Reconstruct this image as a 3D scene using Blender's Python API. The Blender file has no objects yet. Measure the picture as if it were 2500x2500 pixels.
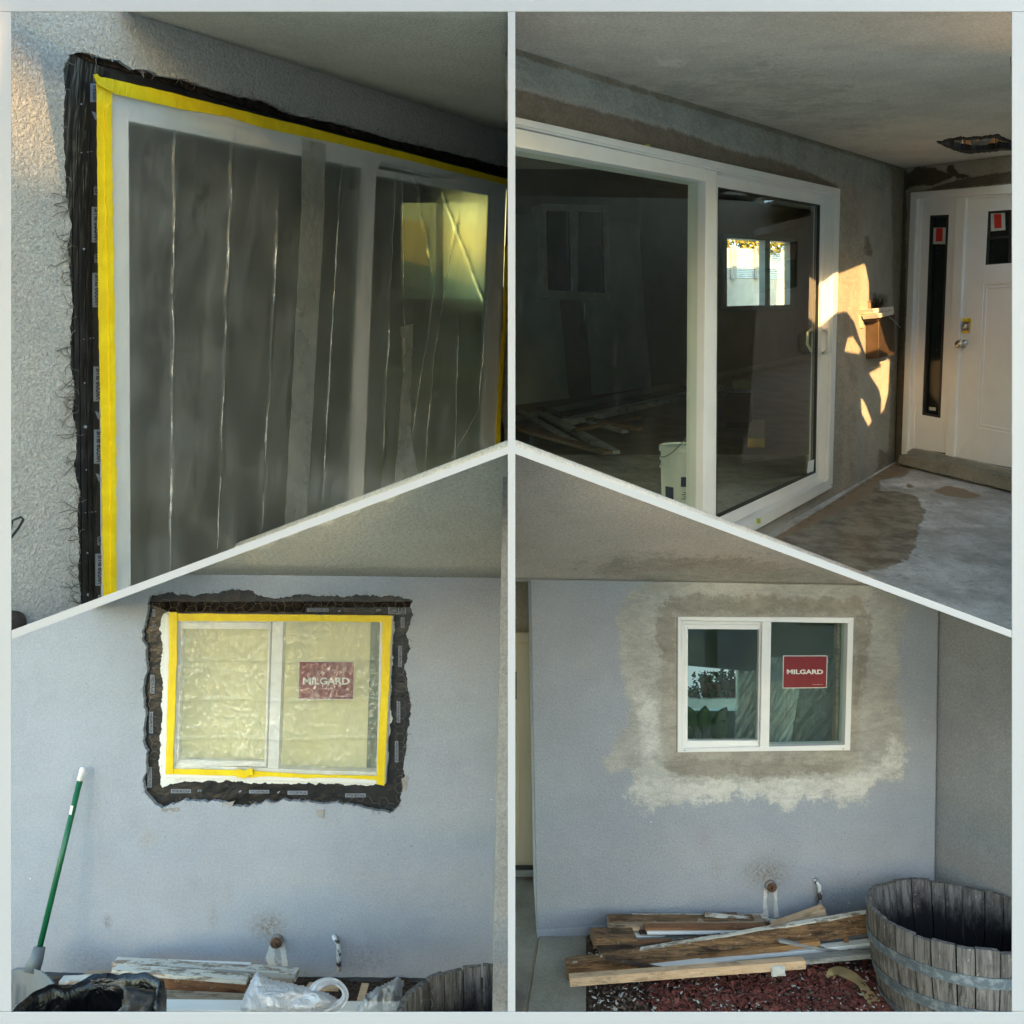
import bpy, bmesh, math, random
import numpy as np
from mathutils import Vector, Matrix, noise
from mathutils.geometry import delaunay_2d_cdt
random.seed(7)
SC = bpy.context.scene
F, H = 2000.0, 2.17
CAM = Vector((0, 0, H))
# ---------------------------------------------------------------- camera, sky, sun
cd = bpy.data.cameras.new('camera'); cam = bpy.data.objects.new('camera', cd)
SC.collection.objects.link(cam); SC.camera = cam
cam.location = CAM; cam.rotation_euler = (math.radians(90), 0, 0)
cd.sensor_width = 36; cd.sensor_height = 36; cd.lens = 36*F/2500; cd.clip_end = 500; cd.clip_start = .05
SUN_EL, SUN_AZ = math.radians(6.8), math.radians(181.0)      # toward the sun: behind the camera
SUNV = Vector((math.sin(SUN_AZ)*math.cos(SUN_EL), math.cos(SUN_AZ)*math.cos(SUN_EL), math.sin(SUN_EL)))
w = bpy.data.worlds.new('World'); SC.world = w; w.use_nodes = True
nt = w.node_tree; bg = nt.nodes['Background']
sky = nt.nodes.new('ShaderNodeTexSky'); sky.sky_type = 'NISHITA'; sky.sun_disc = False
sky.sun_elevation = SUN_EL; sky.sun_rotation = SUN_AZ; sky.air_density = 1.3; sky.dust_density = .6; sky.ozone_density = 2.2
nt.links.new(sky.outputs[0], bg.inputs[0]); bg.inputs[1].default_value = 0.15
sd = bpy.data.lights.new('sun', 'SUN'); sun = bpy.data.objects.new('sun', sd); SC.collection.objects.link(sun)
sd.energy = 2.0; sd.angle = math.radians(.5); sd.color = (.82, .50, .20)
sun.rotation_euler = SUNV.to_track_quat('Z', 'Y').to_euler()
vs = SC.view_settings; vs.view_transform = 'Standard'; vs.look = 'None'; vs.gamma = 1; vs.exposure = 3.4
SC.cycles.max_bounces = 8; SC.cycles.diffuse_bounces = 4; SC.cycles.transparent_max_bounces = 16
SC.cycles.caustics_reflective = False; SC.cycles.caustics_refractive = True; SC.cycles.use_denoising = True

# ---------------------------------------------------------------- geometry helpers
def ray(px, py): return Vector(((px-1250)/F, 1, (1250-py)/F))
def atY(px, py, Y): return CAM + ray(px, py)*Y
def atz(px, py, z=0.0): r = ray(px, py); return CAM + r*((z-H)/r.z)
class Plane:
    def __init__(s, p, n): s.p = Vector(p); s.n = Vector(n).normalized()
    def hit(s, px, py, off=0.0):
        r = ray(px, py); return CAM + r*(s.n.dot(s.p + s.n*off - CAM)/s.n.dot(r))
    def off(s, d): return Plane(s.p + s.n*d, s.n)
def plane3(a, b, c, toward):
    n = (b-a).cross(c-a).normalized()
    if n.dot(toward-a) < 0: n = -n
    return Plane(a, n)
def S(ox, oy, k, pts): return [(ox+x*k, oy+y*k) for x, y in pts]
DIV = {}
def edge_plane(a, b, keep):      # plane through the camera and two pixels; keep = a pixel on the side kept
    n = ray(*a).cross(ray(*b)).normalized()
    if n.dot(ray(*keep)) < 0: n = -n
    return n
DL = ((28, 1549.5), (1240, 1099)); DR = ((1258, 1098), (2470, 1548))
DIV['TL'] = [edge_plane((1249, 0), (1249, 2500), (600, 600)), edge_plane(*DL, (600, 600))]
DIV['TR'] = [edge_plane((1249, 0), (1249, 2500), (1900, 600)), edge_plane(*DR, (1900, 600))]
DIV['BL'] = [edge_plane((1249, 0), (1249, 2500), (600, 2000)), edge_plane(*DL, (600, 2000))]
DIV['BR'] = [edge_plane((1249, 0), (1249, 2500), (1900, 2000)), edge_plane(*DR, (1900, 2000))]
def clip(bm, q):
    if not q: return
    for n in DIV[q]:
        bmesh.ops.bisect_plane(bm, geom=bm.verts[:]+bm.edges[:]+bm.faces[:], plane_co=CAM, plane_no=n, clear_inner=True, dist=1e-6)
Q = None
def setq(q):
    global Q; Q = q
def obj(name, bm, m, parent=None, bevel=0, smooth=False, recalc=True):
    clip(bm, Q)
    if recalc: bmesh.ops.recalc_face_normals(bm, faces=bm.faces[:])
    me = bpy.data.meshes.new(name)
    if parent is not None: bmesh.ops.translate(bm, verts=bm.verts[:], vec=-parent_loc(parent))
    elif bm.verts:
        c = sum((v.co for v in bm.verts), Vector())/len(bm.verts); zmin = min(v.co.z for v in bm.verts); c.z = zmin
        bmesh.ops.translate(bm, verts=bm.verts[:], vec=-c)
    if smooth:
        for f in bm.faces: f.smooth = True
    bm.to_mesh(me); bm.free()
    o = bpy.data.objects.new(name, me); SC.collection.objects.link(o)
    if parent is None:
        o.location = c; o['wl'] = list(c)
    else: o.parent = parent; o['wl'] = parent['wl']
    me.materials.append(m)
    if bevel:
        b = o.modifiers.new('bevel', 'BEVEL'); b.width = bevel; b.segments = 2; b.limit_method = 'ANGLE'; b.angle_limit = math.radians(50)
    return o
def parent_loc(p): return Vector(p['wl'])
def tag(o, label, cat, group=None):
    o['label'] = label; o['category'] = cat
    if group: o['group'] = group
    return o
def thing(name, loc, label, cat, group=None):
    o = bpy.data.objects.new(name, None); SC.collection.objects.link(o); o.location = loc; o['wl'] = list(loc)
    o.empty_display_size = .1
    return tag(o, label, cat, group)
def kind(o, k): o['kind'] = k; return o
def B(): return bmesh.new()
def prism(bm, pts, pl, f=0.0, b=-.01):
    fr = [bm.verts.new(pl.hit(x, y, f)) for x, y in pts]
    bk = [bm.verts.new(v.co + pl.n*(b-f)) for v in fr]
    n = len(pts)
    bm.faces.new(fr); bm.faces.new(bk[::-1])
    for i in range(n): bm.faces.new((fr[i], bk[i], bk[(i+1) % n], fr[(i+1) % n]))
    return bm
def ring(bm, o4, i4, pl, f, b):          # mitred frame of four members
    for k in range(4):
        j = (k+1) % 4
        prism(bm, [o4[k], o4[j], i4[j], i4[k]], pl, f, b)
    return bm
def hull_box(bm, P):                      # 8 points: bottom 4, top 4
    v = [bm.verts.new(p) for p in P]
    for q in ((0, 1, 2, 3), (4, 7, 6, 5), (0, 4, 5, 1), (1, 5, 6, 2), (2, 6, 7, 3), (3, 7, 4, 0)): bm.faces.new([v[i] for i in q])
    return bm
def beam(bm, a, b, w, t, up=Vector((0, 0, 1)), seg=1, rough=0.0):   # bar from a to b, w across, t along up
    a, b = Vector(a), Vector(b); d = (b-a); L = d.length; d.normalize(); s = d.cross(up).normalized(); u = s.cross(d)
    rows = []
    for i in range(seg+1):
        c = a + d*L*i/seg; R = []
        for sx, sz in ((-1, -1), (1, -1), (1, 1), (-1, 1)):
            p = c + s*sx*w/2 + u*sz*t/2
            if rough: p += Vector(noise.noise_vector(p*9))*rough + Vector(noise.noise_vector(p*31))*rough*.5
            R.append(bm.verts.new(p))
        rows.append(R)
    for i in range(seg):
        for k in range(4): bm.faces.new((rows[i][k], rows[i][(k+1) % 4], rows[i+1][(k+1) % 4], rows[i+1][k]))
    bm.faces.new(rows[0][::-1]); bm.faces.new(rows[-1])
    return bm
def tube(bm, pts, r, n=8, cap=True, r2=None):
    pts = [Vector(p) for p in pts]; rows = []; up = Vector((.13, .31, .94)).normalized()
    for i, p in enumerate(pts):
        d = (pts[min(i+1, len(pts)-1)] - pts[max(i-1, 0)]).normalized()
        s = d.cross(up); s = s.normalized() if s.length > .05 else d.cross(Vector((1, 0, 0))).normalized(); u = s.cross(d)
        rr = r if r2 is None else r + (r2-r)*i/(len(pts)-1)
        rows.append([bm.verts.new(p + (s*math.cos(2*math.pi*k/n) + u*math.sin(2*math.pi*k/n))*rr) for k in range(n)])
    for i in range(len(rows)-1):
        for k in range(n): bm.faces.new((rows[i][k], rows[i][(k+1) % n], rows[i+1][(k+1) % n], rows[i+1][k]))
    if cap and n > 2: bm.faces.new(rows[0][::-1]); bm.faces.new(rows[-1])
    return bm
def axes(axis):
    a = Vector(axis).normalized(); s = a.cross(Vector((0, 1, 0)) if abs(a.y) < .9 else Vector((0, 0, 1))).normalized(); return s, s.cross(a), a
def lathe(bm, prof, c, axis=(0, 0, 1), n=48, jit=None, caps=True):
    s, u, a = axes(axis); c = Vector(c); rows = []
    for r, h in prof:
        R = []
        for k in range(n):
            t = 2*math.pi*k/n; p = c + (s*math.cos(t)+u*math.sin(t))*r + a*h
            if jit: p = jit(p, t, r, h)
            R.append(bm.verts.new(p))
        rows.append(R)
    for i in range(len(rows)-1):
        for k in range(n): bm.faces.new((rows[i][k], rows[i][(k+1) % n], rows[i+1][(k+1) % n], rows[i+1][k]))
    if caps and prof[0][0] > 1e-4: bm.faces.new(rows[0][::-1])
    if caps and prof[-1][0] > 1e-4: bm.faces.new(rows[-1])
    return bm
def rag(pts, step=6, amp=3.0, seed=0.0, closed=True):       # roughen a pixel outline
    out = []; n = len(pts)
    for i in range(n if closed else n-1):
        a, b = pts[i], pts[(i+1) % n]; L = math.hypot(b[0]-a[0], b[1]-a[1]); m = max(1, int(L/step))
        for k in range(m):
            t = k/m; x, y = a[0]+(b[0]-a[0])*t, a[1]+(b[1]-a[1])*t
            v = noise.noise_vector(Vector((x*.05, y*.05, seed)))*amp + noise.noise_vector(Vector((x*.21, y*.21, seed+5)))*amp*.6
            out.append((x+v[0], y+v[1]))
    if not closed: out.append(pts[-1])
    return out
def holed(bm, outer, holes, pl, f, b):     # plate with holes, given in pixels on a plane
    loops = [[pl.hit(x, y, f) for x, y in L] for L in [outer]+holes]
    return holed3(bm, loops, pl.n*(b-f))
def holed3(bm, loops, ext):
    n0 = ext.normalized(); e1 = n0.cross(Vector((.3, .2, 1))).normalized(); e2 = n0.cross(e1); o0 = loops[0][0]
    two = [[((p-o0).dot(e1), (p-o0).dot(e2)) for p in L] for L in loops]; fl2 = [Vector(p) for L in two for p in L]; ed = []; o = 0
    for L in loops: ed += [(o+i, o+(i+1) % len(L)) for i in range(len(L))]; o += len(L)
    ov, oe, of = delaunay_2d_cdt(fl2, ed, [], 0, 1e-5)[:3]
    C = np.array([[sum(ov[i].x for i in f)/len(f), sum(ov[i].y for i in f)/len(f)] for f in of]); ok = inpoly(C, two[0])
    for L in two[1:]: ok &= ~inpoly(C, L)
    A2_ = [bm.verts.new(o0+e1*v.x+e2*v.y) for v in ov]; B2_ = [bm.verts.new(v.co+ext) for v in A2_]
    for f, g in zip(of, ok):
        if g: bm.faces.new([A2_[i] for i in f]); bm.faces.new([B2_[i] for i in f[::-1]])
    flat = [p for L in loops for p in L]; tris = []
    A = [bm.verts.new(p) for p in flat]; Bk = [bm.verts.new(p+ext) for p in flat]
    for t in tris:
        try: bm.faces.new([A[i] for i in t]); bm.faces.new([Bk[i] for i in t[::-1]])
        except ValueError: pass
    o = 0
    for L in loops:
        n = len(L)
        for i in range(n):
            j = (i+1) % n
            try: bm.faces.new((A[o+i], A[o+j], Bk[o+j], Bk[o+i]))
            except ValueError: pass
        o += n
    for v in [v for v in bm.verts if not v.link_faces]: bm.verts.remove(v)
    bmesh.ops.remove_doubles(bm, verts=bm.verts[:], dist=1e-5)
    return bm
def inpoly(P, poly):
    x, y = P[:, 0], P[:, 1]; ins = np.zeros(len(P), bool); n = len(poly)
    for i in range(n):
        x1, y1 = poly[i]; x2, y2 = poly[(i+1) % n]
        c = ((y1 > y) != (y2 > y)) & (x < (x2-x1)*(y-y1)/((y2-y1) or 1e-9)+x1); ins ^= c
    return ins
def sdf(P, poly):                          # signed pixel distance, + inside
    d = np.full(len(P), 1e9); n = len(poly)
    for i in range(n):
        a = np.array(poly[i], float); b = np.array(poly[(i+1) % n], float); ab = b-a
        t = np.clip(((P-a)@ab)/max(ab@ab, 1e-9), 0, 1); d = np.minimum(d, np.linalg.norm(P-(a+t[:, None]*ab), axis=1))
    return np.where(inpoly(P, poly), d, -d)
def pgrid(name, quad, pl, step, mat, masks=None, holes=(), disp=None, thick=0, parent=None, smooth=True):
    """sheet on a plane, spanned by a pixel quad (tl,tr,br,bl); masks = {attr: (polys, soft)}"""
    (x0, y0), (x1, y1), (x2, y2), (x3, y3) = quad
    wpx = max(math.hypot(x1-x0, y1-y0), math.hypot(x2-x3, y2-y3)); hpx = max(math.hypot(x3-x0, y3-y0), math.hypot(x2-x1, y2-y1))
    nu, nv = max(1, int(wpx/step)), max(1, int(hpx/step))
    P = np.array([((1-v)*((1-u)*x0+u*x1)+v*((1-u)*x3+u*x2), (1-v)*((1-u)*y0+u*y1)+v*((1-u)*y3+u*y2))
                  for v in np.linspace(0, 1, nv+1) for u in np.linspace(0, 1, nu+1)])
    bm = B(); lays = {}
    for k in (masks or {}): lays[k] = bm.verts.layers.float.new(k)
    vals = {}
    for k, (polys, soft) in (masks or {}).items():
        vals[k] = np.max([np.clip(.5+sdf(P, np.array(q))/(2*soft), 0, 1) for q in polys], axis=0)
    V = []
    for i, (x, y) in enumerate(P):
        v = bm.verts.new(pl.hit(x, y, disp(x, y) if disp else 0))
        for k in lays: v[lays[k]] = float(vals[k][i])
        V.append(v)
    C = np.array([(P[j*(nu+1)+i]+P[(j+1)*(nu+1)+i+1])/2 for j in range(nv) for i in range(nu)])
    dead = np.zeros(len(C), bool)
    for h in holes: dead |= inpoly(C, h)
    k = 0
    for j in range(nv):
        for i in range(nu):
            if not dead[k]:
                a = j*(nu+1)+i; bm.faces.new((V[a], V[a+nu+1], V[a+nu+2], V[a+1]))
            k += 1
    for v in [v for v in bm.verts if not v.link_faces]: bm.verts.remove(v)
    o = obj(name, bm, mat, parent, smooth=smooth, recalc=False)
    if thick:
        m = o.modifiers.new('thick', 'SOLIDIFY'); m.thickness = thick; m.offset = -1
        # faces wind toward the room when normal . pl.n > 0
        me = o.data
        if me.polygons and me.polygons[0].normal.dot(pl.n) < 0: me.flip_normals()
    return o
_txt = {}
def text_bm(bm, s, quad, pl, off, bold=0.0):
    key = (s, bold)
    if key not in _txt:
        cu = bpy.data.curves.new('t', 'FONT'); cu.body = s; cu.offset = bold; cu.resolution_u = 3
        o = bpy.data.objects.new('t', cu); SC.collection.objects.link(o); dg = bpy.context.evaluated_depsgraph_get()
        me = o.evaluated_get(dg).to_mesh(); vs_ = [v.co.copy() for v in me.vertices]; fs = [list(p.vertices) for p in me.polygons]
        o.evaluated_get(dg).to_mesh_clear(); bpy.data.objects.remove(o); bpy.data.curves.remove(cu)
        xs = [v.x for v in vs_]; ys = [v.y for v in vs_]; x0, x1, y0, y1 = min(xs), max(xs), min(ys), max(ys)
        _txt[key] = ([((v.x-x0)/(x1-x0), (v.y-y0)/(y1-y0)) for v in vs_], fs)
    uv, fs = _txt[key]; (x0, y0), (x1, y1), (x2, y2), (x3, y3) = quad; V = []
    for u, t in uv:
        v = 1-t; x = (1-v)*((1-u)*x0+u*x1)+v*((1-u)*x3+u*x2); y = (1-v)*((1-u)*y0+u*y1)+v*((1-u)*y3+u*y2)
        V.append(bm.verts.new(pl.hit(x, y, off)))
    for f in fs:
        try: bm.faces.new([V[i] for i in f])
        except ValueError: pass
    return bm
def rect(x0, y0, x1, y1): return [(x0, y0), (x1, y0), (x1, y1), (x0, y1)]

# ---------------------------------------------------------------- material helpers
class M:
    def __init__(s, name):
        s.m = bpy.data.materials.new(name); s.m.use_nodes = True; s.t = s.m.node_tree; s.p = s.t.nodes['Principled BSDF']
        s.out = s.t.nodes['Material Output']; s.geo = s.n('ShaderNodeNewGeometry'); s._b = None
    def n(s, t, **k):
        x = s.t.nodes.new(t)
        for a, b in k.items(): setattr(x, a, b)
        return x
    def l(s, a, b): s.t.links.new(a, b)
    def v(s, sock, val):
        if hasattr(val, 'is_output'): s.l(val, sock)
        elif isinstance(val, (tuple, list)): sock.default_value = tuple(val)+((1,) if len(val) == 3 and len(sock.default_value) == 4 else ())
        else: sock.default_value = val
    def pos(s, sc=(1, 1, 1)):
        mp = s.n('ShaderNodeMapping'); mp.inputs['Scale'].default_value = sc; s.l(s.geo.outputs['Position'], mp.inputs[0]); return mp.outputs[0]
    def noise(s, scale, det=4, rough=.55, sc=(1, 1, 1), dist=0):
        x = s.n('ShaderNodeTexNoise'); x.inputs['Scale'].default_value = scale; x.inputs['Detail'].default_value = det
        x.inputs['Roughness'].default_value = rough; x.inputs['Distortion'].default_value = dist; s.l(s.pos(sc), x.inputs['Vector']); return x.outputs['Fac']
    def voro(s, scale, feat='F1', sc=(1, 1, 1)):
        x = s.n('ShaderNodeTexVoronoi'); x.feature = feat; x.inputs['Scale'].default_value = scale; s.l(s.pos(sc), x.inputs['Vector']); return x
    def math(s, op, a, b=0.0, c=None):
        x = s.n('ShaderNodeMath', operation=op); s.v(x.inputs[0], a); s.v(x.inputs[1], b)
        if c is not None: s.v(x.inputs[2], c)
        return x.outputs[0]
    def ramp(s, f, a, b, lo=0.0, hi=1.0, smooth=True):
        x = s.n('ShaderNodeMapRange'); x.interpolation_type = 'SMOOTHSTEP' if smooth else 'LINEAR'
        s.v(x.inputs[0], f); x.inputs[1].default_value = a; x.inputs[2].default_value = b; x.inputs[3].default_value = lo; x.inputs[4].default_value = hi; return x.outputs[0]
    def mix(s, f, a, b):
        x = s.n('ShaderNodeMix', data_type='RGBA'); s.v(x.inputs[0], f); s.v(x.inputs[6], a); s.v(x.inputs[7], b); return x.outputs[2]
    def attr(s, name): return s.n('ShaderNodeAttribute', attribute_name=name).outputs['Fac']
    def spot(s, c, r, sq=(1, 1, 1)):     # soft spot at a world point, 1 in the middle
        vm = s.n('ShaderNodeVectorMath', operation='SUBTRACT'); s.l(s.geo.outputs['Position'], vm.inputs[0]); vm.inputs[1].default_value = c
        v2 = s.n('ShaderNodeVectorMath', operation='MULTIPLY'); s.l(vm.outputs[0], v2.inputs[0]); v2.inputs[1].default_value = sq
        ln = s.n('ShaderNodeVectorMath', operation='LENGTH'); s.l(v2.outputs[0], ln.inputs[0]); return s.ramp(ln.outputs['Value'], 0, r, 1, 0)
    def bump(s, h, strength=.5, dist=.01):
        b = s.n('ShaderNodeBump'); b.inputs['Strength'].default_value = strength; b.inputs['Distance'].default_value = dist; s.l(h, b.inputs['Height'])
        if s._b: s.l(s._b, b.inputs['Normal'])
        s._b = b.outputs[0]; s.l(s._b, s.p.inputs['Normal']); return s
    def set(s, col=None, rough=None, metal=None, spec=None, **k):
        if col is not None: s.v(s.p.inputs['Base Color'], col)
        if rough is not None: s.v(s.p.inputs['Roughness'], rough)
        if metal is not None: s.p.inputs['Metallic'].default_value = metal
        if spec is not None: s.p.inputs['Specular IOR Level'].default_value = spec
        for a, b in k.items(): s.v(s.p.inputs[a], b)
        return s
def sc_(c, k): return tuple(x*k for x in c)
def simple(name, col, rough=.6, var=.12, scale=8, metal=0, bump=0, spec=.5, sc=(1, 1, 1)):
    m = M(name); f = m.ramp(m.noise(scale, 5, .6, sc), .3, .7)
    m.set(m.mix(f, sc_(col, 1-var), sc_(col, 1+var)), rough, metal, spec)
    if bump: m.bump(m.noise(scale*6, 4, .6, sc), bump, .004)
    return m.m
def stucco(name, col, layers=(), texture=.6, dist=.008, scale=55, mottle=.10, specks=True, spots=(), grain=95, gk=.8):
    """layers: (attr, colour, edge noise, texture)"""
    m = M(name); big = m.noise(1.6, 4, .6); mid = m.noise(7, 5, .65)
    f = m.ramp(m.math('ADD', m.math('MULTIPLY', big, .6), m.math('MULTIPLY', mid, .4)), .36, .64)
    c = m.mix(f, sc_(col, 1-mottle), sc_(col, 1+mottle)); relief = None
    for a, colr, en in layers:
        at = m.attr(a); nz = m.math('MULTIPLY', m.math('SUBTRACT', m.noise(38, 6, .75), .5), en)
        nz2 = m.math('MULTIPLY', m.math('SUBTRACT', m.noise(9, 4, .6), .5), en)
        k = m.ramp(m.math('ADD', at, m.math('ADD', nz, nz2)), .34, .66)
        st = m.noise(9, 5, .7, (1, 1, 2.6), 1.4)
        cc = m.mix(m.ramp(m.math('ADD', m.math('MULTIPLY', m.noise(4, 5, .6), .5), m.math('MULTIPLY', st, .5)), .38, .62), sc_(colr, .80), sc_(colr, 1.14))
        c = m.mix(m.math('MULTIPLY', k, .92), c, cc)
        if a in ('patch', 'fresh'): relief = k
    for cen, r, colr, amt, sq in spots:
        k = m.math('MULTIPLY', m.spot(cen, r, sq), m.ramp(m.noise(60, 6, .8), .35, .7)); c = m.mix(m.math('MULTIPLY', k, amt), c, colr)
    if specks:
        vz = m.voro(16); k = m.ramp(vz.outputs['Distance'], .03, .07, 1, 0); k2 = m.ramp(m.noise(2.3, 2), .56, .62)
        c = m.mix(m.math('MULTIPLY', m.math('MULTIPLY', k, k2), .75), c, sc_(col, .25))
        vz = m.voro(11.3); k = m.ramp(vz.outputs['Distance'], .025, .055, 1, 0); k2 = m.ramp(m.noise(1.9, 2, .5, (1, 1, 1.3)), .58, .64)
        c = m.mix(m.math('MULTIPLY', m.math('MULTIPLY', k, k2), .8), c, (.8, .8, .78))
    gr = m.ramp(m.noise(grain, 5, .75), .34, .66, 1-.2*gk, 1+.16*gk); pit = m.ramp(m.noise(grain*1.7, 3, .6), .30, .38, 1-.45*gk, 1)
    vm = m.n('ShaderNodeVectorMath', operation='SCALE'); m.l(c, vm.inputs[0]); m.l(m.math('MULTIPLY', gr, pit), vm.inputs['Scale']); c = vm.outputs[0]
    m.set(c, .92, 0, .25)
    if relief: m.bump(relief, .25, .008)
    h = m.math('ADD', m.math('MULTIPLY', m.noise(scale, 4, .62, dist=.6), 1.0), m.math('MULTIPLY', m.noise(scale*.45, 3, .5), .35))
    m.bump(h, texture, dist); m.bump(m.noise(4, 3), .25, .02)
    return m.m
def glass(name, tint=(.80, .88, .84), refl=1.0, rough=0.0, dust=0.0):
    m = M(name); t = m.n('ShaderNodeBsdfTransparent'); m.v(t.inputs[0], tint)
    g = m.n('ShaderNodeBsdfGlossy'); g.inputs['Roughness'].default_value = rough; m.v(g.inputs[0], (refl, refl, refl))
    fr = m.n('ShaderNodeFresnel'); fr.inputs[0].default_value = 1.5
    mx = m.n('ShaderNodeMixShader'); m.l(m.math('MULTIPLY', fr.outputs[0], m.math('SUBTRACT', 1.0, m.geo.outputs['Backfacing'])), mx.inputs[0]); m.l(t.outputs[0], mx.inputs[1]); m.l(g.outputs[0], mx.inputs[2])
    o = mx.outputs[0]
    if dust:
        d = m.n('ShaderNodeBsdfDiffuse'); m.v(d.inputs[0], (.7, .7, .7))
        k = m.math('MULTIPLY', m.ramp(m.noise(22, 6, .8, (1, 1, .12), 1.5), .56, .78), m.ramp(m.noise(1.3, 3), .42, .62))
        vz = m.voro(26); k2 = m.ramp(vz.outputs['Distance'], .04, .07, 1, 0)
        k = m.math('ADD', m.math('MULTIPLY', k, dust), m.math('MULTIPLY', m.math('MULTIPLY', k2, m.ramp(m.noise(3.1, 2), .5, .6)), dust*2.2))
        m2 = m.n('ShaderNodeMixShader'); m.l(k, m2.inputs[0]); m.l(o, m2.inputs[1]); m.l(d.outputs[0], m2.inputs[2]); o = m2.outputs[0]
    m.l(o, m.out.inputs[0]); return m.m
def film(name, haze=.25, blur=0, col=(.8, .82, .82), edge=.5, rough=.22, bump=0, bscale=10, bsc=(1, 1, 1), gl=.35):
    m = M(name); t = m.n('ShaderNodeBsdfTransparent'); m.v(t.inputs[0], (.96, .97, .96)); fo = m.ramp(m.noise(2.6, 5, .62, (3.2, 3.2, .22), .5), .36, .66, .75, 1.35) if blur else 1.0
    d = m.n('ShaderNodeBsdfDiffuse'); m.v(d.inputs[0], col); g = m.n('ShaderNodeBsdfGlossy'); g.inputs['Roughness'].default_value = rough
    tr = m.n('ShaderNodeBsdfTranslucent'); m.v(tr.inputs[0], col)
    if bump:
        b = m.n('ShaderNodeBump'); b.inputs['Strength'].default_value = bump; b.inputs['Distance'].default_value = .02
        m.l(m.noise(bscale, 3, .5, bsc, 1.2), b.inputs['Height'])
        for x in (d, g, tr): m.l(b.outputs[0], x.inputs['Normal'])
    a = m.n('ShaderNodeMixShader'); a.inputs[0].default_value = .35; m.l(d.outputs[0], a.inputs[1]); m.l(tr.outputs[0], a.inputs[2])
    b2 = m.n('ShaderNodeMixShader'); b2.inputs[0].default_value = gl; m.l(a.outputs[0], b2.inputs[1]); m.l(g.outputs[0], b2.inputs[2])
    lw = m.n('ShaderNodeLayerWeight'); lw.inputs[0].default_value = .5
    k = m.math('ADD', m.math('MULTIPLY', m.math('POWER', lw.outputs['Facing'], 1.6), edge), haze)
    k = m.math('MINIMUM', m.math('MULTIPLY', m.math('MULTIPLY', k, fo), m.ramp(m.noise(6, 4, .6), .3, .7, .75, 1.25)), .98)
    if blur:
        rf = m.n('ShaderNodeBsdfRefraction'); rf.inputs['Roughness'].default_value = .46; rf.inputs['IOR'].default_value = 1.10
        m3 = m.n('ShaderNodeMixShader'); m3.inputs[0].default_value = blur; m.l(t.outputs[0], m3.inputs[1]); m.l(rf.outputs[0], m3.inputs[2]); t = m3
    mx = m.n('ShaderNodeMixShader'); m.l(k, mx.inputs[0]); m.l(t.outputs[0], mx.inputs[1]); m.l(b2.outputs[0], mx.inputs[2]); m.l(mx.outputs[0], m.out.inputs[0]); return m.m
def wood(name, a, b, rough=.8, grain=(1.2, 14, 14), paint=None, pk=(.5, .6), dirt=.0):
    m = M(name); n1 = m.noise(7, 6, .7, grain, .8); c = m.mix(m.ramp(n1, .3, .7), a, b)
    c = m.mix(m.ramp(m.noise(6, 6, .75, (.8, 2.5, 2.5)), .50, .68, 0, .8), c, sc_(a, .22)); c = m.mix(m.ramp(m.noise(55, 4, .7, (.6, 1, 1)), .62, .70, 0, .5), c, (.5, .48, .44))
    if paint: c = m.mix(m.ramp(m.noise(9, 6, .75, (1, 2.5, 2.5)), *pk), c, paint)
    m.set(c, rough, 0, .3); m.bump(n1, .5, .004); return m.m

WHITE = simple('white_vinyl', (.80, .79, .77), .38, .03, 5)
WHITE2 = simple('white_door_paint', (.86, .85, .85), .5, .03, 4)
DARK = simple('dark_gasket', (.02, .02, .02), .5)
CHROME = simple('satin_nickel', (.55, .53, .48), .28, .05, 20, metal=1)
FLASH = M('black_membrane'); FLASH.set(FLASH.mix(FLASH.ramp(FLASH.noise(9, 5, .7), .5, .75), (.008, .008, .009), (.03, .03, .033)), .30, 0, .6)
FLASH.bump(FLASH.noise(9, 3, .5, (5, 5, .25)), .5, .01); FLASH = FLASH.m
FLASHH = M('black_membrane_across'); FLASHH.set(FLASHH.mix(FLASHH.ramp(FLASHH.noise(9, 5, .7), .45, .7), (.004, .004, .005), (.016, .016, .018)), .34, 0, .6)
FLASHH.bump(FLASHH.noise(14, 4, .55), .6, .012); FLASHH = FLASHH.m
BURL = M('rotten_paper'); BURL.set(BURL.mix(BURL.ramp(BURL.noise(24, 6, .75), .35, .65), (.008, .006, .005), (.045, .033, .022)), .95, 0, .1); BURL.bump(BURL.noise(40, 6, .7), .9, .015); BURL = BURL.m
TAPE = M('yellow_tape'); TAPE.set(TAPE.mix(TAPE.ramp(TAPE.noise(14, 4, .6), .35, .7), (.78, .55, .004), (.88, .66, .01)), .38, 0, .5)
TAPE.bump(TAPE.noise(16, 3, .5, (3, 3, .6), .8), .5, .006); TAPE = TAPE.m
WIRE = simple('galvanised_wire', (.20, .19, .17), .5, .3, 40, metal=.4)
GREYPRINT = simple('pale_print', (.24, .27, .33), .5, .1)
INK = simple('dark_ink', (.015, .015, .02), .6)
RED = simple('sign_red', (.20, .006, .012), .4, .08)
REDS = simple('sticker_red', (.60, .03, .02), .5, .08)
LETTER = simple('sign_lettering', (.72, .70, .66), .5, .03)
SIGNEDGE = simple('sign_edge', (.66, .66, .64), .5, .03)
G_TL = glass('door_glass_grey', (.62, .66, .60)); G_TR = glass('door_glass_dusty', (.90, .93, .88), dust=.14); G_BR = glass('window_glass_green', (.88, .95, .92), dust=.06)
G_BL = glass('window_glass_clear', (.96, .97, .94)); G_D = glass('door_lite_glass', (.25, .27, .24), rough=.12, dust=.25)

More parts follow.
